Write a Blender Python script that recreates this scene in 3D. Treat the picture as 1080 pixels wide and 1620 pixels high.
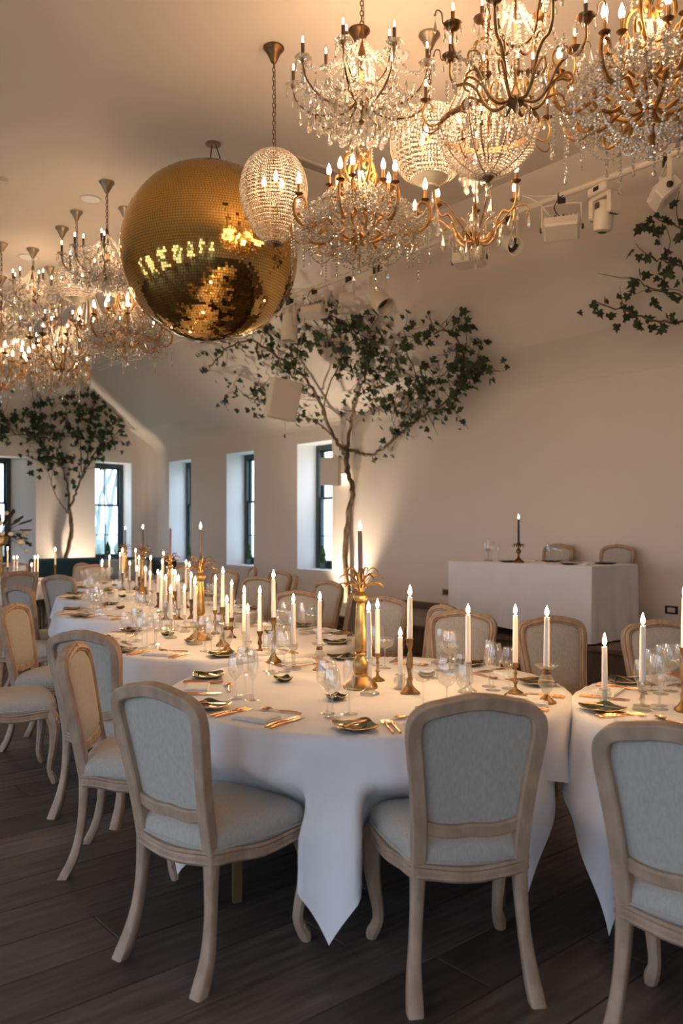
import bpy, math, random
from mathutils import Vector, Matrix
from math import sin, cos, pi, radians, hypot, atan2, sqrt

scene = bpy.context.scene
for o in list(bpy.data.objects):
    bpy.data.objects.remove(o)
COL = scene.collection

# ------------------------------------------------------------------ camera, world, exposure
F, CX, HY, CAMZ = 1270.0, 540.0, 840.0, 1.49        # focal length, axis and horizon in pixels of the 1080x1620 frame; eye height in m
cam_data = bpy.data.cameras.new('camera')
cam = bpy.data.objects.new('camera', cam_data)
COL.objects.link(cam)
cam.location = (0, 0, CAMZ)
cam.rotation_euler = (radians(90), 0, 0)
cam_data.sensor_fit = 'VERTICAL'
cam_data.sensor_height = 36.0
cam_data.sensor_width = 24.0
cam_data.lens = F / 1620.0 * 36.0
cam_data.shift_y = (HY - 810.0) / 1620.0
cam_data.clip_start = 0.05
cam_data.clip_end = 300
cam_data.dof.use_dof = True
cam_data.dof.focus_distance = 4.3
cam_data.dof.aperture_fstop = 2.4
scene.camera = cam

world = bpy.data.worlds.new('world')
scene.world = world
world.use_nodes = True
bg = world.node_tree.nodes['Background']
bg.inputs['Color'].default_value = (0.66, 0.79, 1.0, 1)
bg.inputs['Strength'].default_value = 2.75

scene.view_settings.view_transform = 'Standard'
scene.view_settings.look = 'None'
scene.view_settings.gamma = 1.0
scene.view_settings.exposure = 0.82
scene.view_settings.use_curve_mapping = False
cy = scene.cycles
cy.use_denoising = True
cy.use_adaptive_sampling = True
cy.adaptive_threshold = 0.05
cy.max_bounces = 7
cy.diffuse_bounces = 4
cy.glossy_bounces = 3
cy.transmission_bounces = 4
cy.transparent_max_bounces = 24
cy.sample_clamp_indirect = 4.0
cy.caustics_reflective = False
cy.caustics_refractive = False

BULB_W = 10.0          # W of each chandelier's bulbs together
FLAME_W = 0.80         # W of one candle flame
WARM = (1.0, 0.60, 0.32)

# ------------------------------------------------------------------ frames of reference
TH = radians(40.0)     # the long wall runs 40 degrees to the left of the viewing direction
SC, CC = sin(TH), cos(TH)
def W(X, Y, z=0.0):
    """room frame (X across towards the window wall, Y along it) -> world"""
    return Vector((X * CC - Y * SC, X * SC + Y * CC, z))
def onz(x, y, z):
    d = F * (CAMZ - z) / (y - HY)
    return Vector(((x - CX) / F * d, d, z))
def atd(x, y, d):
    return Vector(((x - CX) / F * d, d, CAMZ + (HY - y) / F * d))
ROOMZ = -TH            # yaw that turns room-frame axes into the world (see W): local x -> X axis
ROT_ROOM = TH          # rotation about z for objects modelled in the room frame
XR, XL, Y0, Y1, ZC, ZB, XB = 8.52, -3.6, -4.0, 17.0, 5.0, 3.25, 6.47
def on_wall(x, y):
    """where the line of sight meets the window wall or the slope above it"""
    k = (x - CX) / F * CC + SC
    zr = (HY - y) / F
    d = XR / k
    if CAMZ + zr * d <= ZB:
        return Vector(((x - CX) / F * d, d, CAMZ + zr * d))
    m = (XR - XB) / (ZC - ZB)
    d = (XR + m * (ZB - CAMZ)) / (k + m * zr)
    return Vector(((x - CX) / F * d, d, CAMZ + zr * d))
def on_end(x, y, Y=Y1):
    k = -(x - CX) / F * SC + CC
    d = Y / k
    return Vector(((x - CX) / F * d, d, CAMZ + (HY - y) / F * d))

# ------------------------------------------------------------------ materials
MATS = {}
def nodes_of(name):
    m = bpy.data.materials.new(name)
    m.use_nodes = True
    MATS[name] = m
    nt = m.node_tree
    return m, nt, nt.nodes['Principled BSDF'], nt.nodes['Material Output']
def mat(name, col, rough=0.6, metal=0.0, spec=0.5, var=None, scale=12, detail=4, stretch=None, bump=0.0, bscale=None,
        rvar=0.0, coords='Object', sheen=0.0, objrand=0.0):
    m, nt, b, out = nodes_of(name)
    N, L = nt.nodes, nt.links
    b.inputs['Base Color'].default_value = (*col, 1)
    b.inputs['Roughness'].default_value = rough
    b.inputs['Metallic'].default_value = metal
    b.inputs['Specular IOR Level'].default_value = spec
    if sheen:
        b.inputs['Sheen Weight'].default_value = sheen
    tc = N.new('ShaderNodeTexCoord')
    src = tc.outputs[coords]
    if stretch:
        mp = N.new('ShaderNodeMapping')
        mp.inputs['Scale'].default_value = stretch
        L.new(src, mp.inputs['Vector'])
        src = mp.outputs['Vector']
    if var is not None:
        nz = N.new('ShaderNodeTexNoise')
        nz.inputs['Scale'].default_value = scale
        nz.inputs['Detail'].default_value = detail
        L.new(src, nz.inputs['Vector'])
        cr = N.new('ShaderNodeValToRGB')
        cr.color_ramp.elements[0].position = 0.32
        cr.color_ramp.elements[1].position = 0.68
        cr.color_ramp.elements[0].color = (*var, 1)
        cr.color_ramp.elements[1].color = (*col, 1)
        L.new(nz.outputs['Fac'], cr.inputs['Fac'])
        csrc = cr.outputs['Color']
        if objrand:
            oi = N.new('ShaderNodeObjectInfo')
            mr = N.new('ShaderNodeMapRange')
            mr.inputs['To Min'].default_value = 1 - objrand
            mr.inputs['To Max'].default_value = 1 + objrand
            L.new(oi.outputs['Random'], mr.inputs['Value'])
            mx = N.new('ShaderNodeVectorMath')
            mx.operation = 'SCALE'
            L.new(csrc, mx.inputs[0])
            L.new(mr.outputs['Result'], mx.inputs['Scale'])
            csrc = mx.outputs['Vector']
        L.new(csrc, b.inputs['Base Color'])
        if rvar:
            mr = N.new('ShaderNodeMapRange')
            mr.inputs['To Min'].default_value = rough + rvar
            mr.inputs['To Max'].default_value = rough
            L.new(nz.outputs['Fac'], mr.inputs['Value'])
            L.new(mr.outputs['Result'], b.inputs['Roughness'])
    if bump:
        nb = N.new('ShaderNodeTexNoise')
        nb.inputs['Scale'].default_value = bscale or scale * 4
        nb.inputs['Detail'].default_value = 3
        L.new(src, nb.inputs['Vector'])
        bp = N.new('ShaderNodeBump')
        bp.inputs['Strength'].default_value = bump
        bp.inputs['Distance'].default_value = 0.01
        L.new(nb.outputs['Fac'], bp.inputs['Height'])
        L.new(bp.outputs['Normal'], b.inputs['Normal'])
    return m
def emis(name, col, strength, clear=False):
    m, nt, b, out = nodes_of(name)
    N, L = nt.nodes, nt.links
    N.remove(b)
    e = N.new('ShaderNodeEmission')
    e.inputs['Color'].default_value = (*col, 1)
    e.inputs['Strength'].default_value = strength
    if clear:                        # a flame gives light but casts no shadow
        t = N.new('ShaderNodeBsdfTransparent')
        a = N.new('ShaderNodeAddShader')
        L.new(e.outputs[0], a.inputs[0]); L.new(t.outputs[0], a.inputs[1])
        L.new(a.outputs[0], out.inputs['Surface'])
    else:
        L.new(e.outputs[0], out.inputs['Surface'])
    return m
def thin_glass(name, tint=(0.97, 0.98, 0.98), rough=0.02, gloss=1.0, base=0.04, facing=0.12, white=0.0, bend=0.0):
    m, nt, b, out = nodes_of(name)
    N, L = nt.nodes, nt.links
    N.remove(b)
    t = N.new('ShaderNodeBsdfTransparent')
    t.inputs['Color'].default_value = (*tint, 1)
    g = N.new('ShaderNodeBsdfGlossy')
    g.inputs['Roughness'].default_value = rough
    g.inputs['Color'].default_value = (gloss, gloss, gloss, 1)
    lw = N.new('ShaderNodeLayerWeight')
    lw.inputs['Blend'].default_value = facing
    mr = N.new('ShaderNodeMapRange')
    mr.inputs['To Min'].default_value = base
    mr.inputs['To Max'].default_value = 0.75
    L.new(lw.outputs['Facing'], mr.inputs['Value'])
    pw = N.new('ShaderNodeMath'); pw.operation = 'POWER'; pw.inputs[1].default_value = 2.75
    L.new(lw.outputs['Facing'], pw.inputs[0]); L.new(pw.outputs[0], mr.inputs['Value'])
    if bend:                          # cut crystal bends what is seen through it
        rf = N.new('ShaderNodeBsdfRefraction')
        rf.inputs['IOR'].default_value = 1.45; rf.inputs['Roughness'].default_value = 0.02
        rf.inputs['Color'].default_value = (1, 0.98, 0.94, 1)
        mb_ = N.new('ShaderNodeMixShader'); mb_.inputs['Fac'].default_value = bend
        L.new(t.outputs[0], mb_.inputs[1]); L.new(rf.outputs[0], mb_.inputs[2])
        t = mb_
    mx = N.new('ShaderNodeMixShader')
    L.new(mr.outputs['Result'], mx.inputs['Fac'])
    L.new(t.outputs[0], mx.inputs[1]); L.new(g.outputs[0], mx.inputs[2])
    last = mx
    if white:
        d = N.new('ShaderNodeBsdfTranslucent'); d.inputs['Color'].default_value = (1, 0.95, 0.85, 1)
        d2 = N.new('ShaderNodeBsdfDiffuse'); d2.inputs['Color'].default_value = (1, 0.95, 0.85, 1)
        md = N.new('ShaderNodeMixShader'); md.inputs['Fac'].default_value = 0.5
        L.new(d.outputs[0], md.inputs[1]); L.new(d2.outputs[0], md.inputs[2])
        m2 = N.new('ShaderNodeMixShader'); m2.inputs['Fac'].default_value = white
        L.new(mx.outputs[0], m2.inputs[1]); L.new(md.outputs[0], m2.inputs[2])
        last = m2
    L.new(last.outputs[0], out.inputs['Surface'])
    return m

mat('plaster', (0.82, 0.735, 0.66), 0.85, var=(0.79, 0.705, 0.63), scale=1.3, bump=0.10, bscale=90, coords='Generated')
mat('ceiling_paint', (0.78, 0.70, 0.62), 0.8, var=(0.75, 0.67, 0.59), scale=0.9)
mat('reveal_paint', (0.86, 0.87, 0.88), 0.7)
mat('limed_oak', (0.47, 0.335, 0.235), 0.5, var=(0.33, 0.225, 0.15), scale=6, stretch=(3.5, 3.5, 1.4), bump=0.05, bscale=40, rvar=0.12)
mat('linen', (0.49, 0.46, 0.405), 0.95, var=(0.40, 0.375, 0.33), scale=50, stretch=(3.2, 3.2, .7), bump=0.15, bscale=160, sheen=0.15)
mat('table_linen', (0.84, 0.84, 0.86), 0.85, var=(0.80, 0.80, 0.82), scale=5, bump=0.12, bscale=160, sheen=0.1)
mat('napkin_linen', (0.86, 0.85, 0.84), 0.9, var=(0.80, 0.79, 0.78), scale=30)
mat('plank_oak', (0.115, 0.094, 0.079), 0.46, var=(0.056, 0.046, 0.040), scale=3.2, detail=8, stretch=(1.0, 9, 9), bump=0.12, bscale=14, objrand=0.42, rvar=0.1)
mat('subfloor', (0.03, 0.025, 0.02), 0.8)
mat('stage_oak', (0.135, 0.085, 0.055), 0.55, var=(0.075, 0.047, 0.03), scale=4, stretch=(6, 6, 1), objrand=0.12)
mat('stage_top', (0.24, 0.19, 0.15), 0.5, var=(0.16, 0.12, 0.09), scale=4, stretch=(1, 8, 8), objrand=0.15)
mat('skirting_oak', (0.15, 0.105, 0.075), 0.5, var=(0.10, 0.07, 0.05), scale=6, stretch=(1, 8, 8))
mat('antique_gold', (0.62, 0.40, 0.16), 0.34, 1.0, var=(0.30, 0.17, 0.06), scale=14, rvar=0.2)
mat('gilt', (0.58, 0.34, 0.12), 0.40, 1.0, var=(0.34, 0.17, 0.055), scale=20, rvar=0.15)
mat('bronze', (0.27, 0.15, 0.075), 0.42, 1.0, var=(0.15, 0.08, 0.04), scale=20)
mat('dark_brass', (0.40, 0.27, 0.12), 0.42, 1.0, var=(0.20, 0.12, 0.055), scale=25, rvar=0.1)
mat('rose_metal', (0.46, 0.36, 0.26), 0.42, 1.0, var=(0.34, 0.25, 0.17), scale=10)
mat('copper', (0.86, 0.47, 0.25), 0.22, 1.0)
mat('gold_rim', (0.85, 0.55, 0.20), 0.25, 1.0)
mat('mirror_gold', (0.84, 0.51, 0.15), 0.045, 1.0)
mat('ball_core', (0.10, 0.05, 0.01), 0.5, 0.5)
mat('green_glaze', (0.020, 0.060, 0.024), 0.16, var=(0.006, 0.022, 0.010), scale=18, spec=0.7)
mat('ivory_wax', (0.93, 0.88, 0.80), 0.45, var=(0.85, 0.78, 0.68), scale=8)
mat('grey_wax', (0.20, 0.145, 0.15), 0.4)
mat('black_wax', (0.035, 0.035, 0.04), 0.4)
mat('wick', (0.02, 0.015, 0.01), 0.9)
mat('brown_sleeve', (0.12, 0.065, 0.04), 0.55)
mat('teal_frame', (0.022, 0.045, 0.050), 0.4)
mat('teal_velvet', (0.012, 0.050, 0.055), 0.85, sheen=0.3)
mat('cushion_grey', (0.42, 0.48, 0.50), 0.9)
mat('white_metal', (0.70, 0.64, 0.56), 0.45)
mat('speaker_white', (0.76, 0.69, 0.60), 0.6, bump=0.2, bscale=300)
mat('black_plastic', (0.012, 0.012, 0.013), 0.45)
mat('cable_white', (0.72, 0.66, 0.58), 0.5)
mat('bark', (0.20, 0.135, 0.075), 0.85, var=(0.055, 0.035, 0.02), scale=16, stretch=(1, 1, 0.5), bump=0.5, bscale=40)
mat('twig', (0.13, 0.085, 0.045), 0.85)
mat('ivy', (0.036, 0.060, 0.015), 0.6, var=(0.013, 0.026, 0.008), scale=3, objrand=0.3)
mat('ivy_young', (0.075, 0.11, 0.030), 0.5, var=(0.035, 0.06, 0.016), scale=4)
mat('pot_grey', (0.10, 0.13, 0.14), 0.6)
mat('topiary', (0.055, 0.12, 0.03), 0.7, var=(0.02, 0.06, 0.012), scale=30)
mat('flower_cream', (0.80, 0.68, 0.52), 0.7)
mat('steel_olive', (0.22, 0.17, 0.07), 0.5, 0.6)
mat('brass_plate', (0.32, 0.25, 0.13), 0.4, 0.8)
mat('downlight_white', (0.85, 0.86, 0.88), 0.5)
mat('vent_brown', (0.42, 0.35, 0.29), 0.7)
mat('lit_gilt', (0.80, 0.68, 0.50), 0.5, 0.25)  # lantern base: lamplight passing through it is put into the pale colour
mat('slot_dark', (0.05, 0.045, 0.04), 0.7)
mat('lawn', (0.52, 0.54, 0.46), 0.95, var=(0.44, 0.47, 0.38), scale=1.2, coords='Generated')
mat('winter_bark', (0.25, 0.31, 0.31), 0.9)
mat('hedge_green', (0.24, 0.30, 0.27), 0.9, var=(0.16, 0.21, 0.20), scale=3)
mat('card_print', (0.85, 0.84, 0.82), 0.8)
emis('bulb_glow', (1.0, 0.80, 0.52), 9.0)
emis('filament_glow', (1.0, 0.78, 0.50), 22.0)
emis('flame_glow', (1.0, 0.70, 0.38), 16.0, clear=True)
emis('uplight_lens', (1.0, 0.80, 0.58), 6.0)
thin_glass('wine_glass', (0.955, 0.965, 0.965), 0.03, 1.0, 0.14, 0.42, white=0.045)
thin_glass('holder_glass', (0.86, 0.86, 0.82), 0.05, 1.0, 0.14, 0.4, white=0.10)
thin_glass('bulb_glass', (0.98, 0.97, 0.95), 0.02, 0.9, 0.03, 0.2)
thin_glass('window_glass', (0.96, 0.985, 0.98), 0.0, 0.9, 0.03, 0.1)
thin_glass('crystal', (0.93, 0.91, 0.88), 0.04, 1.0, 0.22, 0.5, white=0.20, bend=0.45)
thin_glass('crystal_bead', (0.92, 0.89, 0.84), 0.03, 1.0, 0.28, 0.5, white=0.26, bend=0.45)

# ------------------------------------------------------------------ mesh building
class MB:
    def __init__(s):
        s.v, s.f = [], []
    def add(s, vs, fs, M=None):
        b = len(s.v)
        if M is not None:
            s.v += [tuple(M @ Vector(p)) for p in vs]
        else:
            s.v += [tuple(p) for p in vs]
        s.f += [tuple(i + b for i in q) for q in fs]
        return s
    def box(s, x0, x1, y0, y1, z0, z1, M=None):
        vs = [(x0, y0, z0), (x1, y0, z0), (x1, y1, z0), (x0, y1, z0), (x0, y0, z1), (x1, y0, z1), (x1, y1, z1), (x0, y1, z1)]
        return s.add(vs, [(0, 3, 2, 1), (4, 5, 6, 7), (0, 1, 5, 4), (1, 2, 6, 5), (2, 3, 7, 6), (3, 0, 4, 7)], M)
    def bevbox(s, x0, x1, y0, y1, z0, z1, b=0.01, M=None):
        """box with its vertical and horizontal edges chamfered"""
        cx, cy_, cz = (x0 + x1) / 2, (y0 + y1) / 2, (z0 + z1) / 2
        hx, hy, hz = (x1 - x0) / 2, (y1 - y0) / 2, (z1 - z0) / 2
        b = min(b, hx * .9, hy * .9, hz * .9)
        rings = []
        for (dz, ins) in ((-hz, b), (-hz + b, 0), (hz - b, 0), (hz, b)):
            ax, ay = hx - ins, hy - ins
            q = []
            for (sx, sy) in ((1, 1), (-1, 1), (-1, -1), (1, -1)):
                if sx * sy > 0:
                    q += [(cx + sx * ax, cy_ + sy * (ay - b), cz + dz), (cx + sx * (ax - b), cy_ + sy * ay, cz + dz)]
                else:
                    q += [(cx + sx * (ax - b), cy_ + sy * ay, cz + dz), (cx + sx * ax, cy_ + sy * (ay - b), cz + dz)]
            rings.append(q)
        return s.loft(rings, M=M)
    def loft(s, rings, caps=(True, True), closed=False, M=None):
        n = len(rings[0])
        vs = [p for r in rings for p in r]
        fs = []
        m = len(rings)
        for i in range(m if closed else m - 1):
            a, b = i * n, ((i + 1) % m) * n
            for j in range(n):
                k = (j + 1) % n
                fs.append((a + j, a + k, b + k, b + j))
        if not closed:
            if caps[0]: fs.append(tuple(range(n - 1, -1, -1)))
            if caps[1]: fs.append(tuple(range((m - 1) * n, m * n)))
        return s.add(vs, fs, M)
    def lathe(s, prof, n=16, M=None, caps=(True, True), wob=None):
        rings = []
        for i, (r, z) in enumerate(prof):
            ring = []
            for j in range(n):
                a = 2 * pi * j / n
                rr = r if wob is None else r * wob(a, z)
                ring.append((rr * cos(a), rr * sin(a), z))
            rings.append(ring)
        return s.loft(rings, caps, M=M)
    def tube(s, path, rad, n=6, M=None, closed=False, sq=None):
        P = [Vector(p) for p in path]
        m = len(P)
        R = rad if isinstance(rad, (list, tuple)) else [rad] * m
        T = []
        for i in range(m):
            if closed:
                t = P[(i + 1) % m] - P[i - 1]
            else:
                t = P[min(i + 1, m - 1)] - P[max(i - 1, 0)]
            T.append(t.normalized() if t.length > 1e-9 else Vector((0, 0, 1)))
        up = Vector((0, 0, 1)) if abs(T[0].z) < 0.9 else Vector((1, 0, 0))
        u = (up - T[0] * up.dot(T[0])).normalized()
        rings = []
        for i in range(m):
            u = u - T[i] * u.dot(T[i])
            if u.length < 1e-6:
                u = T[i].orthogonal()
            u.normalize()
            w = T[i].cross(u)
            rings.append([tuple(P[i] + (u * cos(2 * pi * j / n) + w * sin(2 * pi * j / n)) * R[i]) for j in range(n)])
        return s.loft(rings, closed=closed, M=M)
    def sweep(s, path, normals, depth, sect, M=None, closed=False):
        """sect(i) -> list of (a, b) offsets along in-plane normal and depth direction"""
        rings = []
        for i, p in enumerate(path):
            p = Vector(p)
            rings.append([tuple(p + normals[i] * a + depth[i] * b) for (a, b) in sect(i)])
        return s.loft(rings, closed=closed, M=M)
    def ball(s, c, r, n=8, m=6, sc=(1, 1, 1), M=None):
        rings = []
        for i in range(1, m):
            a = pi * i / m
            rings.append([(c[0] + r * sc[0] * sin(a) * cos(2 * pi * j / n), c[1] + r * sc[1] * sin(a) * sin(2 * pi * j / n),
                           c[2] - r * sc[2] * cos(a)) for j in range(n)])
        b = len(s.v)
        s.loft(rings, (False, False), M=M)
        lo = Vector((c[0], c[1], c[2] - r * sc[2])); hi = Vector((c[0], c[1], c[2] + r * sc[2]))
        if M is not None:
            lo, hi = M @ lo, M @ hi
        s.v += [tuple(lo), tuple(hi)]
        L_, H_ = len(s.v) - 2, len(s.v) - 1
        e = b + (m - 2) * n
        for j in range(n):
            s.f.append((L_, b + (j + 1) % n, b + j))
            s.f.append((H_, e + j, e + (j + 1) % n))
        return s
    def bead(s, c, r):
        x, y, z = c
        q = r * 0.72
        vs = [(x, y, z - r), (x + q, y + q, z - q * .45), (x - q, y + q, z - q * .45), (x - q, y - q, z - q * .45), (x + q, y - q, z - q * .45),
              (x + r, y, z + q * .45), (x, y + r, z + q * .45), (x - r, y, z + q * .45), (x, y - r, z + q * .45), (x, y, z + r)]
        fs = [(0, 2, 1), (0, 3, 2), (0, 4, 3), (0, 1, 4), (1, 2, 6), (2, 3, 7), (3, 4, 8), (4, 1, 5),
              (1, 6, 5), (2, 7, 6), (3, 8, 7), (4, 5, 8), (9, 5, 6), (9, 6, 7), (9, 7, 8), (9, 8, 5)]
        return s.add(vs, fs)
    def drop(s, top, ln, w, rot=0.0, flat=0.6):
        """faceted pear-shaped crystal hanging from a point"""
        prof = [(0.10, 0.0), (0.22, 0.22), (0.75, 0.55), (1.0, 0.72), (0.75, 0.88), (0.05, 1.0)]
        n = 6
        rings = []
        for (r, t) in prof:
            ring = []
            for j in range(n):
                a = 2 * pi * (j + .5) / n
                x, y = r * w / 2 * cos(a), r * w / 2 * flat * sin(a)
                ring.append((top[0] + x * cos(rot) - y * sin(rot), top[1] + x * sin(rot) + y * cos(rot), top[2] - t * ln))
            rings.append(ring)
        return s.loft(rings)
    def strand(s, pts, gap, r):
        """beads threaded along a polyline"""
        acc = 0.0
        for a, b in zip(pts[:-1], pts[1:]):
            a, b = Vector(a), Vector(b)
            l = (b - a).length
            t = -acc
            while t + gap <= l + 1e-9:
                t += gap
                s.bead(a.lerp(b, min(t / l, 1)), r)
            acc = l - t
            acc = max(acc, 0) if acc < gap else 0
            acc = l - t
        return s
    def mesh(s, name, material, smooth=True, angle=40):
        me = bpy.data.meshes.new(name)
        me.from_pydata(s.v, [], s.f)
        me.validate()
        me.update()
        if smooth:
            me.polygons.foreach_set('use_smooth', [True] * len(me.polygons))
            if angle and hasattr(me, 'set_sharp_from_angle'):
                me.set_sharp_from_angle(angle=radians(angle))
        if material:
            me.materials.append(MATS[material])
        return me
def crom(pts, k=6, closed=False):
    """smooth curve through points"""
    P = [Vector(p) for p in pts]
    n = len(P)
    out = []
    rng = range(n) if closed else range(n - 1)
    for i in rng:
        if closed:
            p0, p1, p2, p3 = P[i - 1], P[i], P[(i + 1) % n], P[(i + 2) % n]
        else:
            p0, p1, p2, p3 = P[max(i - 1, 0)], P[i], P[i + 1], P[min(i + 2, n - 1)]
        for j in range(k):
            t = j / k
            out.append(0.5 * ((2 * p1) + (p2 - p0) * t + (2 * p0 - 5 * p1 + 4 * p2 - p3) * t * t + (3 * p1 - p0 - 3 * p2 + p3) * t ** 3))
    if not closed:
        out.append(P[-1])
    return out
def interp(vals, n):
    m = len(vals) - 1
    out = []
    for i in range(n):
        t = i / (n - 1) * m
        k = min(int(t), m - 1)
        out.append(vals[k] + (vals[k + 1] - vals[k]) * (t - k))
    return out
def spiral(c, r0, r1, a0, a1, n=14):
    """flat scroll in the (radial, z) plane"""
    out = []
    for i in range(n):
        t = i / (n - 1)
        a, r = a0 + (a1 - a0) * t, r0 + (r1 - r0) * t
        out.append((c[0] + r * cos(a), c[1] + r * sin(a)))
    return out
def ring_pts(r, z, n=24, c=(0, 0)):
    return [(c[0] + r * cos(2 * pi * i / n), c[1] + r * sin(2 * pi * i / n), z) for i in range(n)]
def sag(a, b, drop, n=10):
    a, b = Vector(a), Vector(b)
    return [a.lerp(b, i / n) - Vector((0, 0, drop * 4 * (i / n) * (1 - i / n))) for i in range(n + 1)]

# ------------------------------------------------------------------ linking things
def link(name, me, parent=None, M=None):
    o = bpy.data.objects.new(name, me)
    COL.objects.link(o)
    if parent is not None:
        o.parent = parent
    if M is not None:
        o.matrix_local = M if isinstance(M, Matrix) else Matrix.Translation(M)
    return o
def tag(o, label=None, cat=None, group=None, kind=None):
    if label: o['label'] = label
    if cat: o['category'] = cat
    if group: o['group'] = group
    if kind: o['kind'] = kind
    return o
class P:
    """a thing built once: (part name, mesh, matrix or None, [sub-parts])"""
    def __init__(s, name):
        s.name, s.parts, s.lights = name, [], []
    def part(s, name, me, M=None, subs=(), kind=None, label=None):
        s.parts.append((name, me, M, list(subs), kind, label))
        return s
    def put(s, loc, rz=0.0, scale=1.0, label=None, cat=None, group=None, name=None, M=None):
        root = bpy.data.objects.new(name or s.name, None)
        COL.objects.link(root)
        root.empty_display_size = 0.05
        if M is not None:
            root.matrix_world = M
        else:
            root.location = loc
            root.rotation_euler = (0, 0, rz)
            root.scale = (scale,) * 3
        for (n, me, m, subs, kind, lab) in s.parts:
            o = link(n, me, root, m)
            if kind: o['kind'] = kind
            if lab: o['label'] = lab
            for (n2, me2, m2) in subs:
                link(n2, me2, o, m2)
        tag(root, label, cat, group)
        return root
def face(dx, dy):
    """yaw that turns local +y towards (dx, dy)"""
    return atan2(dy, dx) - pi / 2
def lamp(name, parent, loc, watts, radius=0.1, col=WARM):
    l = bpy.data.lights.new(name, 'POINT')
    l.energy = watts
    l.shadow_soft_size = radius
    l.color = col
    o = bpy.data.objects.new(name, l)
    COL.objects.link(o)
    o.parent = parent
    o.location = loc
    return o
ORD = ['first', 'second', 'third', 'fourth', 'fifth', 'sixth', 'seventh', 'eighth', 'ninth', 'tenth', 'eleventh', 'twelfth', 'thirteenth',
       'fourteenth', 'fifteenth', 'sixteenth', 'seventeenth', 'eighteenth', 'nineteenth', 'twentieth', 'twenty-first', 'twenty-second',
       'twenty-third', 'twenty-fourth', 'twenty-fifth', 'twenty-sixth', 'twenty-seventh', 'twenty-eighth', 'twenty-ninth', 'thirtieth']
def pxx(v):
    return CX + v[0] / v[1] * F
rnd = random.Random(7)
# ------------------------------------------------------------------ the room
def room_mesh(name, mb, material, smooth=False, parent=None, kind='structure'):
    o = link(name, mb.mesh(name, material, smooth), parent)
    if parent is None:
        o['kind'] = kind
    return o
def quadW(mb, a, b, c, d):
    mb.add([W(*a), W(*b), W(*c), W(*d)], [(0, 1, 2, 3)])
RW = 0.47                                             # depth of the window reveals
ZS, ZH = 0.82, 3.02                                   # sill and head
WIN_R = [(10.40, 11.37), (12.74, 13.71), (15.13, 16.10)]
def winx(x):                                          # room X on the end wall for an image column
    p = on_end(x, 800)
    return p.x * CC + p.y * SC
WIN_E = [(7.20, 8.05), (4.55, 5.91)]
SPLAY = {7.20: 0.0, 4.55: 0.38}
WIN_L = [(-2.6, -1.0), (0.2, 1.8), (3.0, 4.6), (5.8, 7.4), (8.6, 10.2), (11.4, 13.0)]
WIN_B = [(-2.8, -1.4)]
def wall_panels(mb, fixed, u0, u1, holes, place, z0=0.0, z1=ZB, zs=ZS, zh=ZH):
    cuts = sorted({u0, u1, *[h for w_ in holes for h in w_]})
    for a, b in zip(cuts[:-1], cuts[1:]):
        mid = (a + b) / 2
        if any(h0 < mid < h1 for h0, h1 in holes):
            place(mb, a, b, z0, zs); place(mb, a, b, zh, z1)
        else:
            place(mb, a, b, z0, z1)
# window wall with its slope
mb = MB()
wall_panels(mb, XR, Y0, Y1, WIN_R, lambda m, a, b, z0, z1: quadW(m, (XR, a, z0), (XR, b, z0), (XR, b, z1), (XR, a, z1)))
room_mesh('wall_right', mb, 'plaster')
mb = MB()
prof = [(XR, ZB)]
for i in range(1, 8):                                 # soft bend into the slope
    t = i / 8
    a = (XR, ZB); b_ = (XR, ZB + 0.25); c_ = (XR - 0.25 * (XR - XB) / (ZC - ZB) * 1.6, ZB + 0.25 * 1.6 + 0.10)
    prof.append(((1 - t) ** 2 * a[0] + 2 * t * (1 - t) * b_[0] + t * t * c_[0], (1 - t) ** 2 * a[1] + 2 * t * (1 - t) * b_[1] + t * t * c_[1]))
prof += [(c_[0], c_[1]), (XB, ZC)]
for (x0, z0), (x1, z1) in zip(prof[:-1], prof[1:]):
    b = len(mb.v)
    quadW(mb, (x0, Y0, z0), (x0, Y1, z0), (x1, Y1, z1), (x1, Y0, z1))
room_mesh('wall_slope', mb, 'plaster')
# reveals of the windows
def reveals(holes, place, name, zs=ZS, zh=ZH):
    mb = MB()
    for (a, b) in holes:
        place(mb, a, b, zs, zh)
    room_mesh(name, mb, 'reveal_paint')
def rev_right(m, a, b, z0, z1):
    x0, x1 = XR, XR + RW
    quadW(m, (x0, b, z0), (x1, b, z0), (x1, b, z1), (x0, b, z1))
    quadW(m, (x0, a, z0), (x1, a, z0), (x1, a, z1), (x0, a, z1))
    quadW(m, (x0, a, z1), (x1, a, z1), (x1, b, z1), (x0, b, z1))
    quadW(m, (x0, a, z0), (x1, a, z0), (x1, b, z0), (x0, b, z0))
reveals(WIN_R, rev_right, 'trim_1')
# end wall
mb = MB()
wall_panels(mb, Y1, XL, XR, WIN_E, lambda m, a, b, z0, z1: quadW(m, (a, Y1, z0), (b, Y1, z0), (b, Y1, z1), (a, Y1, z1)))
cap = [W(XL, Y1, ZB)] + [W(px_, Y1, pz_) for px_, pz_ in prof] + [W(XL + XR - XB, Y1, ZC), W(XL, Y1, ZB + .25)]
mb.add(cap, [tuple(range(len(cap)))])
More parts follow.
